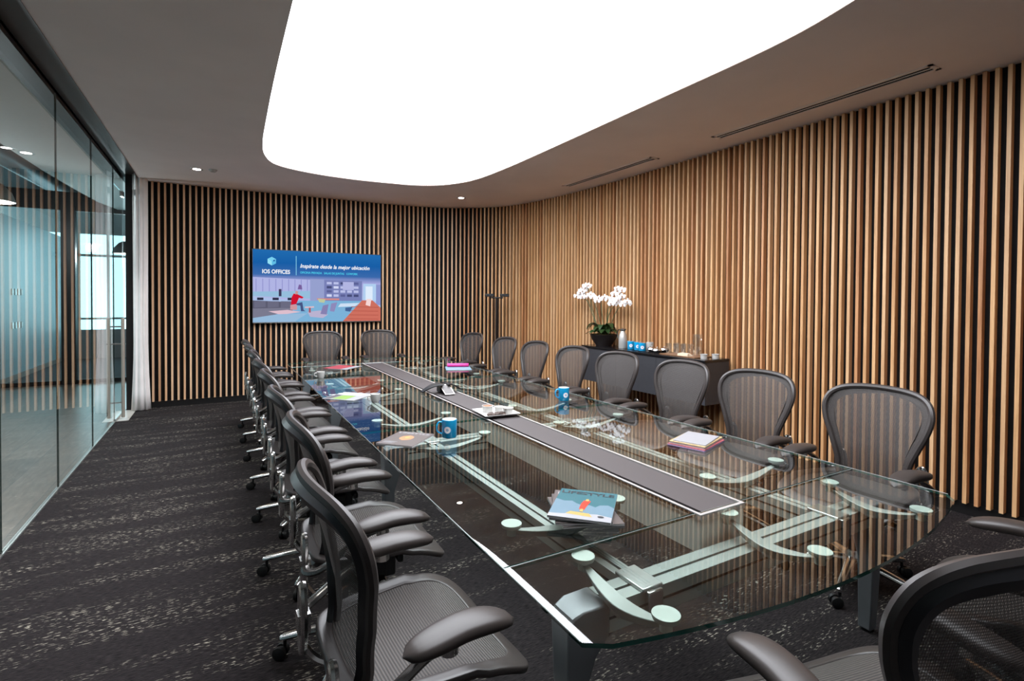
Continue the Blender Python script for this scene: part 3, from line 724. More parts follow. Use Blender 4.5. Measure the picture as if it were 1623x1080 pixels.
ordn = ['first', 'second', 'third', 'fourth', 'fifth', 'sixth', 'seventh', 'eighth']
LY = [1.52, 2.28, 3.07, 3.85, 4.57, 5.38, 6.12, 6.85]
for i, y in enumerate(LY):
    lab = ('graphite mesh office chair closest to the camera in the row on the glass wall side' if i == 0 else
           'graphite mesh office chair farthest from the camera in the row on the glass wall side' if i == 7 else
           'graphite mesh office chair, %s from the camera in the row on the glass wall side' % ordn[i])
    chair(0.50 if i == 0 else (0.54 if i == 2 else 0.55), y, -PI/2 + math.radians([2, -1, 1, 0, 2, -2, 1, 0][i]), lab, 'office chairs along the glass wall side of the table')
RY = [1.52, 2.27, 2.95, 3.72, 4.43, 5.18, 5.92, 6.9]
for i, y in enumerate(RY):
    lab = ('graphite mesh office chair closest to the camera in the row on the slatted wall side' if i == 0 else
           'graphite mesh office chair farthest from the camera in the row on the slatted wall side' if i == 7 else
           'graphite mesh office chair, %s from the camera in the row on the slatted wall side' % ordn[i])
    chair(3.055, y, PI/2 + math.radians([0, 2, -2, 1, -1, 0, 2, 8][i]), lab, 'office chairs along the slatted wall side of the table')
chair(1.37, 8.0, PI, 'left one of two mesh office chairs at the far table end below the screen', 'office chairs at the far end of the table')
chair(2.22, 7.98, PI, 'right one of two mesh office chairs at the far table end below the screen', 'office chairs at the far end of the table')
chair(1.385, 0.60, -0.22, 'large foreground mesh office chair seen from behind at the near table end', 'office chairs at the near end of the table')
chair(2.44, 0.61, 0.30, 'mesh office chair at right edge beside the near table end, mostly hidden', 'office chairs at the near end of the table')

for o in bpy.data.objects:
    if o.get('label', '').startswith('large foreground'): o.scale = (1, 1, 1.04)
# ================================================================== SCREEN
SX0, SX1, SZ0, SZ1, SY = 0.437, 2.39, 1.185, 2.315, 8.68
TV = empty('wall_screen', 'large flat wall screen showing a blue office advertisement on the far slatted wall', 'screen', ((SX0+SX1)/2, SY, SZ0))
SW, SH = SX1-SX0, SZ1-SZ0
mb = MB(); mb.box((-SW/2, 0.0, 0), (SW/2, 0.05, SH), M_mech); mb.box((-SW/2, -0.004, 0), (SW/2, 0.0, 0.014), M_steel)
for a, b in (((-SW/2, 0), (-SW/2+0.008, SH)), ((SW/2-0.008, 0), (SW/2, SH)), ((-SW/2, SH-0.008), (SW/2, SH))): mb.box((a[0], -0.004, a[1]), (b[0], 0.0, b[1]), M_mech)
mb.build('housing', TV, smooth=False)
def grad_emis(name, stops, s):
    m = bpy.data.materials.new(name); m.use_nodes = True; nt = m.node_tree; nt.nodes.remove(nt.nodes['Principled BSDF'])
    e = nt.nodes.new('ShaderNodeEmission'); e.inputs[1].default_value = s
    tc = nt.nodes.new('ShaderNodeTexCoord'); sp = nt.nodes.new('ShaderNodeSeparateXYZ'); nt.links.new(tc.outputs['Object'], sp.inputs[0])
    mr = nt.nodes.new('ShaderNodeMapRange'); mr.inputs[1].default_value = 0.0; mr.inputs[2].default_value = SH; nt.links.new(sp.outputs['Z'], mr.inputs[0])
    rp = nt.nodes.new('ShaderNodeValToRGB'); nt.links.new(mr.outputs[0], rp.inputs[0])
    while len(rp.color_ramp.elements) < len(stops): rp.color_ramp.elements.new(0.5)
    for el, (p, c) in zip(rp.color_ramp.elements, stops): el.position = p; el.color = (*lin(c), 1)
    nt.links.new(rp.outputs[0], e.inputs[0]); nt.links.new(e.outputs[0], nt.nodes['Material Output'].inputs[0]); return m
PIC = MB(); DEP = [0]
def quad(pts, col, s=1.0):
    """polygon on the screen in picture fractions (u right, v up)"""
    DEP[0] += 1; y = -0.0005-0.00004*DEP[0]; m = col if not isinstance(col, tuple) else MATS.setdefault(('scr',)+col, emis('screen_colour', col, s))
    PIC.add([(-SW/2+0.008+u*(SW-0.016), y, 0.014+v*(SH-0.022)) for u, v in pts], [tuple(range(len(pts)))], m)
def rect(u0, v0, u1, v1, col): quad([(u0, v0), (u1, v0), (u1, v1), (u0, v1)], col)
rect(0, 0, 1, 1, grad_emis('screen_sky', [(0.0, (150, 200, 235)), (0.35, (178, 196, 236)), (0.55, (178, 178, 232)), (0.66, (60, 108, 176)), (0.82, (24, 96, 170)), (1.0, (34, 110, 180))], 0.95))
quad([(0, 0.62), (0.43, 0.60), (0.43, 0.28), (0, 0.36)], (176, 180, 228))
for k in range(9): rect(0.02+k*0.047, 0.36, 0.022+k*0.047+0.004, 0.60, (146, 148, 206))
quad([(0, 0.36), (0.42, 0.33), (0.42, 0.44), (0, 0.42)], (150, 190, 220))
rect(0.42, 0.28, 0.53, 0.61, (150, 160, 206)); rect(0.53, 0.30, 0.84, 0.60, (120, 128, 182))
for k in range(5):
    for j in range(4): rect(0.55+k*0.055, 0.36+j*0.06, 0.59+k*0.055, 0.395+j*0.06, random.choice(((186, 192, 232), (92, 98, 150), (210, 216, 245), (70, 76, 120))))
rect(0.68, 0.46, 0.77, 0.58, (178, 182, 226))
rect(0.85, 0.30, 0.96, 0.56, (176, 206, 240)); rect(0.87, 0.30, 0.93, 0.52, (222, 236, 252)); rect(0.96, 0.24, 1.0, 0.55, (140, 150, 206))
quad([(0.30, 0.30), (0.84, 0.30), (0.68, 0.0), (0, 0.0), (0, 0.12)], (124, 178, 216))
quad([(0.84, 0.31), (0.93, 0.31), (1.0, 0.20), (1.0, 0.0), (0.68, 0.0)], (206, 112, 96))
quad([(0.88, 0.33), (0.92, 0.33), (0.91, 0.22), (0.87, 0.24)], (246, 214, 212))
for k in range(4): quad([(0.72+k*0.01, 0.03+k*0.06), (0.98, 0.02+k*0.06), (0.98, 0.028+k*0.06), (0.72+k*0.01, 0.038+k*0.06)], (176, 84, 72))
# sofa
quad([(0, 0.30), (0.27, 0.28), (0.29, 0.14), (0.27, 0.16), (0, 0.06)], (92, 92, 112)); quad([(0, 0.19), (0.27, 0.20), (0.27, 0.15), (0, 0.04)], (122, 122, 142))
for k in range(3): quad([(0.01+k*0.095, 0.29), (0.09+k*0.095, 0.29), (0.09+k*0.095, 0.21), (0.01+k*0.095, 0.20)], (106, 106, 128))
for k in range(3): rect(0.03+k*0.11, 0.305, 0.075+k*0.11, 0.34, (44, 46, 70))
quad([(0.11, 0.15), (0.25, 0.17), (0.35, 0.14), (0.20, 0.10)], (222, 190, 204)); quad([(0.0, 0.06), (0.18, 0.11), (0.4, 0.12), (0.3, 0.0), (0, 0)], (150, 186, 218))
rect(0.185, 0.36, 0.205, 0.46, (60, 58, 90))
# person in a red jacket, seated
quad([(0.275, 0.24), (0.315, 0.25), (0.335, 0.34), (0.36, 0.33), (0.37, 0.35), (0.325, 0.39), (0.295, 0.40), (0.28, 0.35)], (206, 20, 48))
quad([(0.305, 0.39), (0.325, 0.39), (0.33, 0.43), (0.31, 0.44)], (200, 150, 150)); quad([(0.315, 0.26), (0.36, 0.28), (0.37, 0.17), (0.385, 0.15), (0.35, 0.15), (0.345, 0.23), (0.315, 0.235)], (70, 84, 130))
rect(0.27, 0.17, 0.32, 0.24, (206, 150, 158)); quad([(0.325, 0.46), (0.36, 0.46), (0.355, 0.52), (0.335, 0.53)], (120, 96, 156))
# tables and chairs
quad([(0.47, 0.335), (0.65, 0.335), (0.65, 0.31), (0.48, 0.31)], (214, 138, 132)); quad([(0.48, 0.33), (0.54, 0.32), (0.53, 0.27), (0.49, 0.28)], (190, 200, 160))
quad([(0.40, 0.14), (0.50, 0.16), (0.56, 0.10), (0.52, 0.05), (0.42, 0.07)], (186, 178, 208)); quad([(0.52, 0.23), (0.565, 0.25), (0.55, 0.10), (0.50, 0.11)], (134, 128, 176))
quad([(0.585, 0.26), (0.635, 0.28), (0.61, 0.14), (0.575, 0.15)], (142, 138, 186)); quad([(0.38, 0.215), (0.45, 0.22), (0.45, 0.20), (0.38, 0.195)], (224, 190, 200)); rect(0.41, 0.13, 0.425, 0.2, (170, 90, 100))
quad([(0.66, 0.26), (0.82, 0.27), (0.78, 0.22), (0.64, 0.21)], (206, 224, 244)); quad([(0.70, 0.20), (0.76, 0.21), (0.74, 0.14), (0.70, 0.15)], (66, 100, 150))
rect(0.312, 0.66, 0.316, 0.93, (150, 226, 246))
# hexagonal emblem
hx = [(0.135+0.035*math.cos(PI/6+k*PI/3), 0.845+0.060*math.sin(PI/6+k*PI/3)) for k in range(6)]
quad(hx, (120, 208, 240)); quad([(0.135, 0.845)]+hx[2:5], (150, 226, 246)); quad([(0.135, 0.845)]+hx[4:6]+[hx[0]], (96, 190, 230)); quad([(0.145, 0.86), (0.157, 0.87), (0.157, 0.845), (0.147, 0.84)], (30, 90, 160))
def scr_text(body, u, v, w, size, col, shear=0, bold=0):
    m = emis('screen_text', col, 1.0); t = text_mb(body, size, m, w*SW, shear=shear, bold=bold)
    M = Matrix(((1, 0, 0, -SW/2+u*SW), (0, 0, -1, -0.0065), (0, 1, 0, v*SH), (0, 0, 0, 1))); merge(PIC, t, M)
scr_text('IOS OFFICES', 0.07, 0.675, 0.20, 0.085, (250, 252, 255), bold=0.0022)
scr_text('Inspírate desde la mejor ubicación', 0.345, 0.765, 0.555, 0.085, (250, 252, 255), shear=0.28, bold=0.0018)
scr_text('OFICINA PRIVADA   SALAS DE JUNTAS   COWORK', 0.345, 0.685, 0.455, 0.045, (80, 210, 240), bold=0.001)
PIC.build('displayed_picture', TV, smooth=False)

# ------------------------------------------------------------------ dark post with twin heads in the corner
P = empty('twin_head_post', 'slim black floor post with two small black heads before the curved far corner', 'post', (4.02, 7.55, 0))
mb = MB(); mb.box((-0.026, -0.02, 0.02), (0.026, 0.02, 1.60), M_mech); mb.build('pole', P, bevel=0.003)
mb = MB(); mb.lathe([(0.12, 0), (0.12, 0.014), (0.03, 0.02), (0, 0.02)], M_mech); mb.build('base', P)
for s in (-1, 1):
    mb = MB(); c = Matrix.Rotation(math.radians(-30), 3, 'Z'); mb.box((-0.078, -0.03, -0.025), (0.078, 0.03, 0.025), M_mech, c, c @ Vector((s*0.125, 0, 0))+Vector((0, 0, 1.64))); mb.build('head', P, bevel=0.008)
mb = MB(); c = Matrix.Rotation(math.radians(-30), 3, 'Z'); mb.tube([c @ Vector((-0.1, 0, 0))+Vector((0, 0, 1.60)), c @ Vector((0.1, 0, 0))+Vector((0, 0, 1.60))], 0.012, M_mech, 8); mb.build('crossbar', P)

# ================================================================== THINGS ON THE TABLE
TOP = TZ+0.0006
M_paper = mat('page_paper', (222, 214, 212), 0.7)
M_cgrey = mat('grey_cover', (92, 84, 82), 0.3, noise=0.06, nscale=12); M_teal = mat('teal_cover', (56, 100, 108), 0.25)
M_sky = mat('cloud_print', (104, 128, 142), 0.25); M_red = mat('red_print', (196, 56, 38), 0.3); M_yel = mat('yellow_print', (170, 146, 84), 0.3)
M_ink = mat('dark_ink', (16, 24, 34), 0.4); M_wht = mat('white_print', (150, 150, 154), 0.35); M_org = mat('orange_print', (170, 118, 78), 0.35)
def flat(mb, pts, z, m): mb.add([(x, y, z) for x, y in pts], [tuple(range(len(pts)))], m)
def magazine(x, y, rz, z, style, label, group=None):
    w, h, th = 0.115, 0.142, 0.008
    t = empty('magazine', label, 'magazine', (x, y, z), rz, group)
    mb = MB(); mb.box((-w+0.001, -h+0.001, 0.0008), (w-0.001, h-0.001, th-0.0008), M_paper); mb.build('pages', t, smooth=False)
    mb = MB(); c = M_teal if style == 'rocket' else M_cgrey
    mb.box((-w, -h, 0), (w, h, 0.0008), M_wht); mb.box((-w, -h, th-0.0008), (w, h, th), c if style != 'rocket' else M_teal); mb.box((-w, -h, 0), (-w+0.0008, h, th), c)
    mb.build('cover', t, smooth=False)
    mb = MB(); zz = th+0.0003
    if style == 'rocket':
        flat(mb, [(-w, -h), (w, -h), (w, -0.01), (0.09, 0.012), (0.06, 0.004), (0.045, -0.02), (0.02, -0.004), (0.0, -0.016), (-0.03, 0.0), (-0.05, 0.02), (-0.08, 0.012), (-w, 0.03)], zz, M_sky)
        flat(mb, [(-0.115, -h), (w, -h), (w, -0.10), (0.06, -0.085), (-0.02, -0.095), (-0.07, -0.11), (-0.115, -0.115)], zz+0.0002, M_wht)
        flat(mb, [(-0.055, -0.105), (0.045, -0.115), (0.03, -0.085), (-0.04, -0.08)], zz+0.0004, M_yel)
        flat(mb, [(-0.012, -0.055), (0.008, -0.058), (0.016, 0.0), (0.022, 0.03), (0.008, 0.048), (-0.006, 0.03), (-0.012, 0.0)], zz+0.0006, M_red)
        flat(mb, [(0.0, 0.03), (0.014, 0.03), (0.012, 0.05), (0.002, 0.05)], zz+0.0008, M_yel); flat(mb, [(-0.008, -0.075), (0.006, -0.077), (0.004, -0.05), (-0.006, -0.05)], zz+0.0008, M_yel)
        flat(mb, [(0.075+0.012*math.cos(k*PI/5), -0.105+0.009*math.sin(k*PI/5)) for k in range(10)], zz+0.0008, M_ink)
        tx = text_mb('LIFESTYLE', 0.036, M_ink, 0.21, bold=0.0009); merge(mb, tx, Matrix.Translation((-0.105, 0.096, zz+0.0004)))
    else:
        tx = text_mb('LIFESTYLE', 0.036, M_wht, 0.20, bold=0.0007); merge(mb, tx, Matrix.Translation((-0.10, 0.098, zz)))
        flat(mb, [(0.0+0.042*math.cos(k*PI/6), 0.01+0.048*math.sin(k*PI/6)*(1+0.15*(k % 2))) for k in range(12)], zz, M_org)
        flat(mb, [(0.016*math.cos(k*PI/4), 0.02+0.02*math.sin(k*PI/4)) for k in range(8)], zz+0.0002, M_yel)
        for k in range(3): flat(mb, [(-0.09, -0.11+k*0.012), (-0.03+0.01*k, -0.11+k*0.012), (-0.03+0.01*k, -0.105+k*0.012), (-0.09, -0.105+k*0.012)], zz, M_wht)
    mb.build('cover_print', t, smooth=False); return t
RA = math.radians
g = 'magazines stacked on the near glass panel'
magazine(1.232, 1.588, RA(-46+24), TOP, 'grey', 'grey magazine at the very bottom of the fanned stack on the near glass', g)
magazine(1.226, 1.584, RA(-46+15), TOP+0.0095, 'grey', 'grey magazine second from the bottom of the fanned stack on the near glass', g)
magazine(1.224, 1.590, RA(-46+7), TOP+0.019, 'grey', 'grey magazine directly under the teal one in the fanned stack', g)
magazine(1.222, 1.572, RA(-46), TOP+0.0285, 'rocket', 'teal magazine with a red rocket cover on top of the fanned stack', g)
magazine(0.952, 2.918, RA(-46), TOP, 'grey', 'single grey magazine with an orange picture lying beside the blue mug')

def mug_shape(t, r, h, mo, mi, ang, name='body'):
    mb = MB(); mb.lathe([(0.0, 0.0), (r*0.9, 0.0), (r, 0.006), (r, h-0.002), (r-0.002, h)], mo, seg=32); mb.build(name, t)
    mb = MB(); mb.lathe([(r-0.0021, h-0.0001), (r-0.0045, h-0.003), (r-0.0045, 0.008), (0.0, 0.006)], mi, seg=32); mb.build('inside', t)
    d = Vector((math.cos(ang), math.sin(ang), 0)); mb = MB()
    mb.tube([tuple(p) for p in catmull([d*(r-0.002)+Vector((0, 0, h*0.84)), d*(r+0.018)+Vector((0, 0, h*0.86)), d*(r+0.031)+Vector((0, 0, h*0.62)), d*(r+0.026)+Vector((0, 0, h*0.35)), d*(r-0.002)+Vector((0, 0, h*0.2))], 5)], 0.0062, mo, 8, flat=0.75); mb.build('handle', t)
M_emb = mat('emblem_white', (236, 238, 240), 0.3)
def ring_logo(t, r, z, a0, R1=0.020, R0=0.007):
    mb = MB(); vs = []; n = 24
    for rr in (R0, R1):
        for k in range(n):
            q = 2*PI*k/n; u = rr*math.cos(q)/r+a0; vs.append(((r+0.0005)*math.cos(u), (r+0.0005)*math.sin(u), z+rr*math.sin(q)))
    mb.add(vs, [(k, (k+1) % n, n+(k+1) % n, n+k) for k in range(n)], M_emb)
    vs = []
    for k in range(n):
        q = 2*PI*k/n; u = 0.0032*math.cos(q)/r+a0; vs.append(((r+0.0006)*math.cos(u), (r+0.0006)*math.sin(u), z+0.0032*math.sin(q)))
    mb.add(vs, [tuple(range(n))], M_emb); mb.build('emblem', t)
def blue_mug(x, y, z, face, ang, label, group=None, h=0.108, r=0.045):
    t = empty('mug', label, 'mug', (x, y, z), 0, group); mug_shape(t, r, h, M_blue, M_white, ang); ring_logo(t, r, h*0.47, face); return t
blue_mug(1.20, 2.855, TOP, RA(-128), RA(168), 'blue mug with a white ring emblem beside the single grey magazine')
blue_mug(2.47, 3.46, TOP, RA(-105), RA(168), 'blue mug with a white ring emblem at the right edge of the table glass')
def cup(x, y, label, ang):
    t = empty('cup', label, 'cup', (x, y, TOP)); mb = MB()
    mb.lathe([(0.0, 0.0), (0.026, 0.0), (0.036, 0.02), (0.041, 0.07), (0.039, 0.071), (0.034, 0.02), (0.0, 0.008)], M_white, seg=28); mb.build('bowl', t)
    d = Vector((math.cos(ang), math.sin(ang), 0)); mb = MB(); mb.tube([tuple(p) for p in catmull([d*0.038+Vector((0, 0, 0.058)), d*0.062+Vector((0, 0, 0.055)), d*0.06+Vector((0, 0, 0.03)), d*0.036+Vector((0, 0, 0.02))], 4)], 0.005, M_white, 8); mb.build('handle', t)
cup(0.92, 5.62, 'small white cup on the far left of the table glass', RA(180))
cup(1.085, 4.10, 'white cup beside the green brochure on the table glass', RA(190))

# notebooks
def slabthing(name, label, cat, c, rz, w, h, layers, group=None):
    t = empty(name, label, cat, (c[0], c[1], TOP if len(c) < 3 else c[2]), rz, group); z = 0
    for nm, m, th, dx, dy, k in layers:
        mb = MB(); mb.box((-w*k/2+dx, -h*k/2+dy, z), (w*k/2+dx, h*k/2+dy, z+th), m); mb.build(nm, t, bevel=0.0015, smooth=False); z += th+0.0003
    return t
M_purple = mat('lilac_card', (130, 110, 142), 0.6); M_pinkc = mat('coral_card', (172, 92, 98), 0.6); M_cream = mat('cream_card', (176, 152, 108), 0.6)
slabthing('folder', 'lilac and coral folder at the bottom of the pile near the right table edge', 'folder', (2.40, 2.045), RA(18), 0.30, 0.215, [('back_cover', M_purple, 0.006, 0, 0, 1), ('front_cover', M_pinkc, 0.005, 0.004, 0, 0.99)], 'stationery pile on the right glass')
slabthing('notebook', 'cream-edged notebook in the middle of the pile near the right table edge', 'notebook', (2.405, 2.05, TOP+0.0118), RA(20), 0.29, 0.205, [('pages', M_paper, 0.010, 0, 0, 0.985), ('cover', M_cream, 0.003, 0, 0, 1)], 'stationery pile on the right glass')
slabthing('writing_pad', 'white writing pad on top of the stationery pile near the right table edge', 'notepad', (2.40, 2.045, TOP+0.0256), RA(22), 0.25, 0.185, [('backing_card', M_paper, 0.003, 0, 0, 1), ('sheet', M_wht, 0.003, 0, 0, 0.995)], 'stationery pile on the right glass')
M_green = mat('lime_print', (118, 148, 62), 0.4); M_redp = mat('red_leaflet', (160, 58, 64), 0.4); M_pink = mat('hot_pink', (208, 40, 128), 0.4); M_lblue = mat('pale_blue_cover', (120, 150, 168), 0.4)
t = empty('brochure', 'white brochure with a lime green page lying on the left table glass', 'brochure', (0.955, 4.45, TOP), RA(-46))
mb = MB(); mb.box((-0.15, -0.16, 0), (0.15, 0.16, 0.004), M_wht); mb.build('pages', t, smooth=False)
mb = MB(); flat(mb, [(-0.07, -0.14), (0.06, -0.14), (0.06, 0.02), (-0.07, 0.02)], 0.0044, M_green); flat(mb, [(-0.14, -0.15), (-0.08, -0.15), (-0.08, 0.03), (-0.14, 0.03)], 0.0044, M_cgrey); flat(mb, [(-0.13, 0.05), (0.08, 0.05), (0.08, 0.13), (-0.13, 0.13)], 0.0044, M_paper); mb.build('print', t, smooth=False)
t = empty('leaflet', 'red leaflet with white sheets at the far left end of the table', 'leaflet', (1.30, 6.40, TOP), RA(-46))
mb = MB(); mb.box((-0.09, -0.17, 0), (0.16, 0.17, 0.003), M_wht); mb.build('white_sheet', t, smooth=False)
mb = MB(); mb.box((-0.16, -0.16, 0.0032), (0.07, 0.15, 0.006), M_redp); mb.build('red_sheet', t, smooth=False)
slabthing('notebook', 'pale blue notebook under the pink case at the far right of the table', 'notebook', (2.49, 5.66), RA(-20), 0.30, 0.34, [('pages', M_paper, 0.006, 0, 0, 0.98), ('cover', M_lblue, 0.002, 0, 0, 1)])
t = empty('pencil_case', 'hot pink case lying on the pale blue notebook', 'case', (2.53, 5.76, TOP+0.0087), RA(-22))
mb = MB(); mb.tube([(-0.13, 0, 0.022), (-0.125, 0, 0.022), (0.125, 0, 0.022), (0.13, 0, 0.022)], [0.02, 0.022, 0.022, 0.02], M_pink, 14); mb.build('body', t)
mb = MB(); mb.box((-0.115, -0.0015, 0.0435), (0.115, 0.0015, 0.0455), M_purple); mb.build('zip', t, smooth=False)
def tumbler(x, y, z, r, h, label, group=None):
    mb = MB(); mb.lathe([(0.0, 0.001), (r*0.8, 0.001), (r, h), (r-0.0025, h), (r*0.8-0.002, 0.010), (0.0, 0.010)], M_clear, seg=24); o = mb.build('tumbler', loc=(x, y, z)); return tag(o, label, 'glass', group)
tumbler(2.49, 5.98, TOP, 0.038, 0.095, 'clear tumbler on the table behind the pink case')

# conference phone
t = empty('conference_phone', 'black arched conference phone with keypad straddling the centre tray', 'phone', (1.735, 4.27, TZ+0.0035))
for s in (-1, 1):
    mb = MB(); N = 12; vs = []
    for i in range(N+1):
        q = i/N; x = s*(0.02+0.165*q); zt = 0.070*(1-q**1.9)+0.004; w = 0.075-0.045*q; y = 0.05*q
        vs += [(x, y-w, zt-0.005), (x, y+w, zt-0.005), (x, y+w*0.9, zt+0.005), (x, y-w*0.9, zt+0.005)]
    mb.add(vs, [(i*4+k, i*4+(k+1) % 4, i*4+4+(k+1) % 4, i*4+4+k) for i in range(N) for k in range(4)]+[(3, 2, 1, 0), (N*4, N*4+1, N*4+2, N*4+3)], M_mech); mb.build('wing', t, bevel=0.002)
mb = MB(); vs = []
for y, z in ((0.055, 0.072), (-0.02, 0.070), (-0.16, 0.006)): vs += [(-0.045, y, z), (0.045, y, z), (0.045, y, z-0.006), (-0.045, y, z-0.006)]
mb.add(vs, [(i*4+k, i*4+(k+1) % 4, i*4+4+(k+1) % 4, i*4+4+k) for i in range(2) for k in range(4)]+[(3, 2, 1, 0), (8, 9, 10, 11)], M_steel); kp = mb.build('keypad_frame', t, smooth=False)
mb = MB()
mb.add([(-0.038, -0.026, 0.0685), (0.038, -0.026, 0.0685), (0.038, -0.152, 0.0108), (-0.038, -0.152, 0.0108)], [(0, 1, 2, 3)], mat('keypad_grey', (96, 92, 90), 0.5)); mb.build('keypad', kp, smooth=False)
mb = MB(); mb.box((-0.04, -0.02, 0.0), (0.04, 0.06, 0.062), M_mech); mb.build('body', t, bevel=0.004)

# plate with snacks
PZ = TZ+0.0034
t = tag((lambda mb: (mb.add([(x*k, y*k, z) for k, z in ((0.78, 0.0), (0.80, 0.002), (1.0, 0.018), (0.99, 0.0205), (0.80, 0.006)) for x, y in [(-0.135, -0.135), (0.135, -0.135), (0.135, 0.135), (-0.135, 0.135)]],
    [(3, 2, 1, 0)]+[(i*4+k, i*4+(k+1) % 4, i*4+4+(k+1) % 4, i*4+4+k) for i in range(4) for k in range(4)]+[(16, 17, 18, 19)], M_white), mb.build('serving_plate', loc=(1.735, 3.27, PZ), rotz=RA(-5), smooth=False))[1])(MB()), 'square white plate of snacks resting across the centre tray', 'plate')
def ramekin(x, y, z, r, h, label, fill=None, group=None):
    t = empty('ramekin', label, 'bowl', (x, y, z), 0, group)
    mb = MB(); mb.lathe([(0.0, 0.0), (r*0.84, 0.0), (r*0.9, h*0.85), (r, h*0.87), (r, h), (r*0.9, h), (r*0.80, 0.006), (0.0, 0.005)], M_white, seg=28); mb.build('dish', t)
    if fill: mb = MB(); mb.ball((0, 0, h*0.80), r*0.84, fill, 14, 8, (1, 1, 0.22)); mb.build('filling', t)
M_nuts = mat('orange_nuts', (160, 92, 52), 0.6, noise=0.35, nscale=90, bump=0.6); M_cream2 = mat('white_dip', (228, 218, 200), 0.5, noise=0.1, nscale=60)
ramekin(1.70, 3.335, PZ+0.0065, 0.042, 0.045, 'white ramekin of orange nuts on the snack plate', M_nuts, 'ramekins on the snack plate')
ramekin(1.787, 3.315, PZ+0.0065, 0.036, 0.034, 'low white ramekin at the back of the snack plate', M_cream2, 'ramekins on the snack plate')
ramekin(1.800, 3.205, PZ+0.0065, 0.040, 0.045, 'white ramekin of pale dip at the right of the snack plate', M_cream2, 'ramekins on the snack plate')
M_cookie = mat('brown_cookie', (66, 50, 42), 0.7, noise=0.25, nscale=80, bump=0.5)
ck = None; rnd = random.Random(5)
for k in range(12):
    mb = None; x = 1.655+0.018*(k % 6)+rnd.uniform(-0.006, 0.006); y = 3.20-0.010*(k % 3)+rnd.uniform(-0.02, 0.02)+0.0; z = PZ+0.0075+0.007*(k // 4)
    if ck is None:
        mb = MB(); mb.lathe([(0.0, 0.0), (0.018, 0.0), (0.022, 0.003), (0.019, 0.0075), (0.0, 0.009)], M_cookie, seg=14); ck = mb.build('cookie'); o = ck
    else: o = ck.copy(); COL.objects.link(o)
    o.location = (x, y, z); o.rotation_euler = (rnd.uniform(-0.25, 0.25), rnd.uniform(-0.25, 0.25), rnd.uniform(0, 6)); o.scale = (1.2, 0.8, 1)
    tag(o, 'small brown cookie in the heap on the square snack plate', 'cookie', 'brown cookies heaped on the snack plate')

# ================================================================== SIDEBOARD
CY0, CY1, CX0, CX1, CZ0, CZ1 = 3.56, 5.60, 4.30, 4.665, 0.49, 0.955
S = empty('sideboard', 'charcoal wall-hung sideboard with black top against the slatted wall', 'sideboard', ((CX0+CX1)/2, (CY0+CY1)/2, CZ0))
def sb(x0, y0, z0, x1, y1, z1, m, nm, parent=S, bev=0.0015):
    mb = MB(); ox, oy = (CX0+CX1)/2, (CY0+CY1)/2; mb.box((x0-ox, y0-oy, z0-CZ0), (x1-ox, y1-oy, z1-CZ0), m); return mb.build(nm, parent, smooth=False, bevel=bev)
sb(CX0+0.02, CY0, CZ0, CX1, CY1, CZ1-0.0255, M_cred, 'body')
for k in range(3):
    w = (CY1-CY0)/3; sb(CX0, CY0+k*w+0.0015, CZ0, CX0+0.0195, CY0+(k+1)*w-0.0015, CZ1-0.030, M_cred, 'door')
sb(CX0-0.015, CY0-0.005, CZ1-0.025, CX1, CY1+0.005, CZ1, M_credtop, 'top', bev=0.003)
CT = CZ1+0.0006
# orchid bowl
M_bowl = mat('dark_bowl', (34, 27, 26), 0.45); M_leaf = mat('orchid_leaf', (42, 66, 32), 0.4, noise=0.25, nscale=14); M_petal = mat('white_petal', (250, 244, 242), 0.5)
M_stem = mat('orchid_stem', (70, 92, 60), 0.5); M_moss = mat('bowl_moss', (120, 110, 70), 0.9, noise=0.4, nscale=50)
OX, OY = 4.47, 5.36
O = empty('orchid_planter', 'white orchids in a wide dark bowl at the far end of the sideboard', 'plant', (OX, OY, CT))
mb = MB(); mb.lathe([(0.0, 0.0), (0.10, 0.0), (0.105, 0.012), (0.16, 0.09), (0.185, 0.155), (0.178, 0.156), (0.15, 0.09), (0.0, 0.07)], M_bowl, seg=40); mb.build('bowl', O)
mb = MB(); mb.ball((0, 0, 0.135), 0.168, M_moss, 24, 8, (1, 1, 0.14)); mb.build('moss', O)
rnd = random.Random(11)
for k in range(34):
    q = 2*PI*k/34+rnd.uniform(-0.2, 0.2); d = Vector((math.cos(q), math.sin(q), 0)); n = Vector((-d.y, d.x, 0)); L = rnd.uniform(0.15, 0.24); h = rnd.uniform(0.05, 0.15); s0 = rnd.uniform(0.0, 0.06)
    L = min(L, 0.185-s0) if d.x > 0.3 else L
    mb = MB(); vs = []; N = 8
    for i in range(N+1):
        t = i/N; w = 0.046*math.sin(PI*min(1, t*0.93+0.07))**0.7; c = d*(s0+L*t)+Vector((0, 0, 0.15+h*math.sin(t*PI*0.8)*1.1-0.03*t*t))
        vs += [c-n*w+Vector((0, 0, 0.008)), c, c+n*w+Vector((0, 0, 0.008))]
    mb.add(vs, [(i*3+k2, i*3+k2+1, i*3+4+k2, i*3+3+k2) for i in range(N) for k2 in (0, 1)], M_leaf); lf = mb.build('leaf', O)
FL = [(5.79, 1.707), (5.691, 1.776), (5.654, 1.653), (5.883, 1.61), (5.774, 1.6), (5.578, 1.6), (5.43, 1.574), (5.32, 1.599), (5.199, 1.57), (5.186, 1.525), (5.114, 1.64), (5.025, 1.679), (4.998, 1.615), (5.088, 1.534), (4.981, 1.518), (4.905, 1.527), (5.862, 1.69), (5.733, 1.75), (5.07, 1.70), (5.05, 1.58), (5.82, 1.65)]
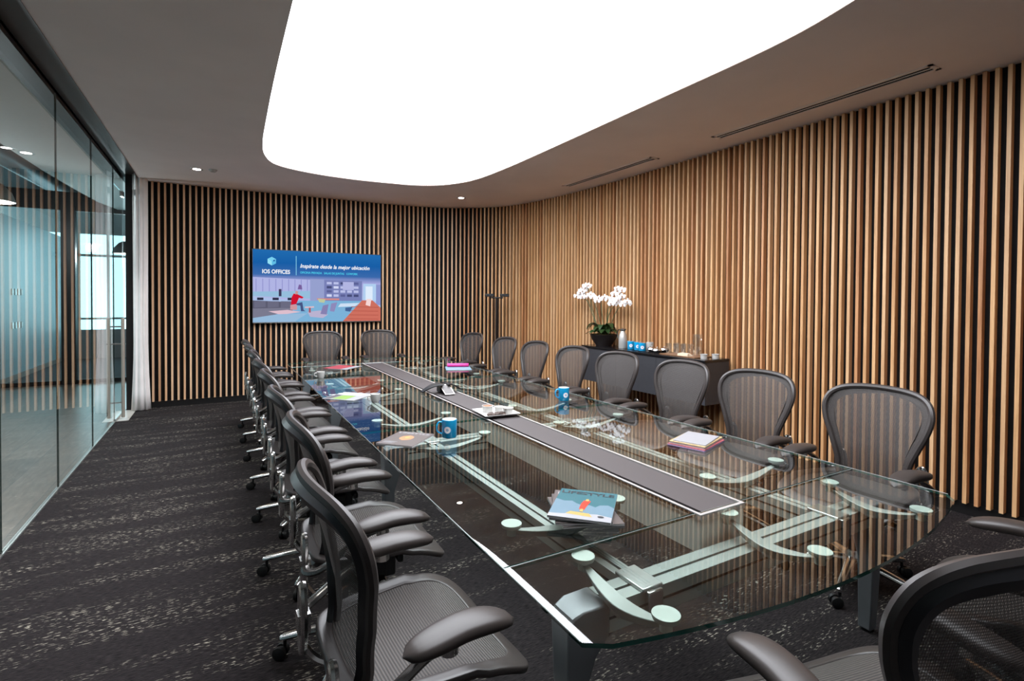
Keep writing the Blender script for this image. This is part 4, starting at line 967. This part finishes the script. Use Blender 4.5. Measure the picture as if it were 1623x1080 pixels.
stems = [((0.0, 0.10), [(5.69, 1.50), (5.78, 1.60), (5.85, 1.70)], [0, 3, 4, 16, 20]), ((-0.02, 0.07), [(5.62, 1.50), (5.66, 1.66), (5.72, 1.74)], [1, 2, 17]), ((0.03, 0.05), [(5.50, 1.40), (5.56, 1.55), (5.57, 1.60)], [5]),
         ((0.0, -0.02), [(5.40, 1.40), (5.42, 1.52), (5.43, 1.57)], [6]), ((0.02, -0.04), [(5.28, 1.40), (5.23, 1.55), (5.30, 1.61)], [7, 8, 9]), ((-0.03, -0.06), [(5.24, 1.38), (5.12, 1.55), (5.04, 1.67)], [10, 11, 12, 18, 19]), ((0.03, -0.10), [(5.18, 1.30), (5.08, 1.46), (4.92, 1.54)], [13, 14, 15])]
def flower(c, r, rot, parent):
    mb = MB(); v = Vector(c); f = Vector((-0.82, -0.5, 0.1)).normalized(); a = Vector((0, 0, 1)); sx = a.cross(f).normalized(); uy = f.cross(sx)
    for k, (an, ln, wd) in enumerate(((90, 1.0, 0.55), (210, 0.95, 0.5), (330, 0.95, 0.5), (10, 1.1, 0.9), (170, 1.1, 0.9))):
        q = RA(an+rot); dd = sx*math.cos(q)+uy*math.sin(q); nn = sx*-math.sin(q)+uy*math.cos(q); off = f*(0.004 if k > 2 else 0.0)
        P_ = [v+off, v+dd*r*0.35*ln+nn*r*0.42*wd+off, v+dd*r*0.8*ln+nn*r*0.40*wd+off-f*0.003, v+dd*r*ln+off-f*0.008, v+dd*r*0.8*ln-nn*r*0.40*wd+off-f*0.003, v+dd*r*0.35*ln-nn*r*0.42*wd+off]
        mb.add(P_, [(0, 1, 2, 3, 4, 5)], M_petal)
    mb.ball(v+f*0.006, r*0.2, M_org, 6, 4); return mb.build('blossom', parent)
for base, path, fl in stems:
    pts = [(base[0], base[1], 0.14)]+[(rnd.uniform(-0.015, 0.015), y-OY, z-CT) for y, z in path]
    mb = MB(); mb.tube([tuple(p) for p in catmull(pts, 5)], 0.0045, M_stem, 6); st = mb.build('stem', O)
    for i in fl:
        y, z = FL[i]
        for j in range(2): flower((rnd.uniform(-0.05, 0.03), y-OY+rnd.uniform(-0.02, 0.02), z-CT+rnd.uniform(-0.02, 0.02)), rnd.uniform(0.042, 0.052), rnd.uniform(-15, 15), st)
# flask
M_satin = mat('satin_flask_steel', (206, 203, 198), 0.35, 0.45)
J = empty('coffee_flask', 'steel thermal coffee flask standing beside the orchid bowl', 'flask', (4.46, 4.975, CT))
mb = MB(); mb.lathe([(0.0, 0.0), (0.050, 0.0), (0.053, 0.01), (0.053, 0.12), (0.046, 0.17), (0.030, 0.205), (0.028, 0.22), (0.0, 0.221)], M_satin, seg=28); mb.build('body', J)
mb = MB(); mb.lathe([(0.030, 0.2215), (0.033, 0.228), (0.030, 0.245), (0.012, 0.256), (0.0, 0.257)], M_steel, seg=20); mb.build('lid', J)
mb = MB(); mb.tube([tuple(p) for p in catmull([(0.0, 0.028, 0.235), (0.0, 0.075, 0.232), (0.0, 0.098, 0.19), (0.0, 0.092, 0.12)], 5)], 0.007, M_steel, 8); mb.build('handle', J)
mb = MB(); mb.tube([(0, -0.025, 0.225), (0, -0.055, 0.245)], [0.012, 0.006], M_mech, 8); mb.build('spout', J)
# mugs
gm = 'blue mugs in a row on the sideboard'
blue_mug(4.47, 4.835, CT, RA(-133), RA(40), 'blue mug in the sideboard row, the one touching the steel flask', gm, 0.10)
blue_mug(4.45, 4.695, CT, RA(-133), RA(40), 'blue mug in the middle of the sideboard row of three', gm, 0.10)
blue_mug(4.41, 4.575, CT, RA(-133), RA(30), 'blue mug in the sideboard row, the one nearest the metal dishes', gm, 0.10)
t = empty('mug', 'plain white mug behind the three blue mugs on the sideboard', 'mug', (4.58, 4.62, CT)); mug_shape(t, 0.045, 0.10, M_white, M_white, RA(60))
# metal dishes on a dark tray
tag((lambda mb: (mb.box((-0.12, -0.20, 0), (0.12, 0.20, 0.006), M_credtop), mb.build('tray', loc=(4.47, 4.45+0.0, CT), smooth=False, bevel=0.002))[1])(MB()), 'dark flat tray under the shiny metal dishes on the sideboard', 'tray')
for i, (x, y, lab) in enumerate(((4.45, 4.455, 'shiny covered metal dish beside the last blue mug'), (4.41, 4.335, 'shiny covered metal dish nearest the drinking glasses'), (4.54, 4.345, 'shiny covered metal dish at the back of the dark tray'))):
    D_ = empty('covered_dish', lab, 'dish', (x, y, CT+0.0065), 0, 'shiny metal dishes on the dark tray')
    mb = MB(); mb.lathe([(0.0, 0.0), (0.035, 0.0), (0.055, 0.02), (0.062, 0.024), (0.060, 0.027), (0.0, 0.026)], M_chrome, seg=24); mb.build('dish', D_)
    mb = MB(); mb.lathe([(0.056, 0.0275), (0.048, 0.042), (0.02, 0.053), (0.0, 0.055)], M_chrome, seg=24); mb.ball((0, 0, 0.060), 0.007, M_chrome, 8, 5); mb.build('lid', D_)
# wooden tray with glasses, napkins and pitcher
tag((lambda mb: (mb.box((-0.14, -0.25, 0), (0.14, 0.25, 0.008), wood_mat('tray_wood', (112, 78, 52), (150, 108, 74), 0.5, False)), mb.build('serving_tray', loc=(4.48, 3.985, CT), smooth=False, bevel=0.002))[1])(MB()), 'brown wooden tray carrying glasses and a pitcher on the sideboard', 'tray')
WT = CT+0.0086
for i, (x, y, lab) in enumerate(((4.43, 4.18, 'clear glass at the far front corner of the wooden tray'), (4.46, 4.095, 'clear glass second in the front of the cluster on the wooden tray'), (4.55, 4.17, 'clear glass at the far back corner of the wooden tray'), (4.56, 4.08, 'clear glass at the back middle of the wooden tray cluster'), (4.57, 3.99, 'clear glass at the back beside the pitcher'), (4.48, 4.01, 'clear glass in the cluster directly behind the folded napkins'))):
    tumbler(x, y, WT, 0.034, 0.115, lab, 'drinking glasses on the wooden tray')
N_ = empty('napkin_stack', 'cream folded napkins on the wooden tray before the glasses', 'napkins', (4.41, 3.93, WT), RA(8))
for k in range(4):
    mb = MB(); z = 0.006*k; mb.add([(-0.05, -0.07, z), (0.05, -0.07+0.01*k, z), (0.05, 0.07, z+0.002), (-0.05, 0.06, z), (-0.05, -0.07, z+0.005), (0.045, -0.06+0.01*k, z+0.007), (0.05, 0.07, z+0.006), (-0.045, 0.055, z+0.005)], [(3, 2, 1, 0), (4, 5, 6, 7), (0, 1, 5, 4), (1, 2, 6, 5), (2, 3, 7, 6), (3, 0, 4, 7)], mat('napkin_cream', (240, 222, 196), 0.9) if k == 0 else bpy.data.materials['napkin_cream']); mb.build('napkin', N_, smooth=False)
Pp = empty('glass_pitcher', 'tall clear glass water pitcher on the near end of the wooden tray', 'pitcher', (4.50, 3.835, WT))
mb = MB(); mb.lathe([(0.0, 0.001), (0.044, 0.001), (0.048, 0.01), (0.048, 0.235), (0.0455, 0.235), (0.0455, 0.012), (0.0, 0.012)], M_clear, seg=28); mb.build('body', Pp)
mb = MB(); mb.tube([tuple(p) for p in catmull([(-0.02, -0.043, 0.20), (-0.04, -0.085, 0.19), (-0.04, -0.085, 0.09), (-0.02, -0.043, 0.06)], 5)], 0.006, M_clear, 8); mb.build('handle', Pp)
ramekin(4.40, 3.665, CT, 0.040, 0.050, 'white ramekin on the near end of the sideboard beside the tray', None, 'white ramekins at the sideboard end')
ramekin(4.52, 3.615, CT, 0.040, 0.050, 'white ramekin at the very corner of the sideboard by the slats', None, 'white ramekins at the sideboard end')
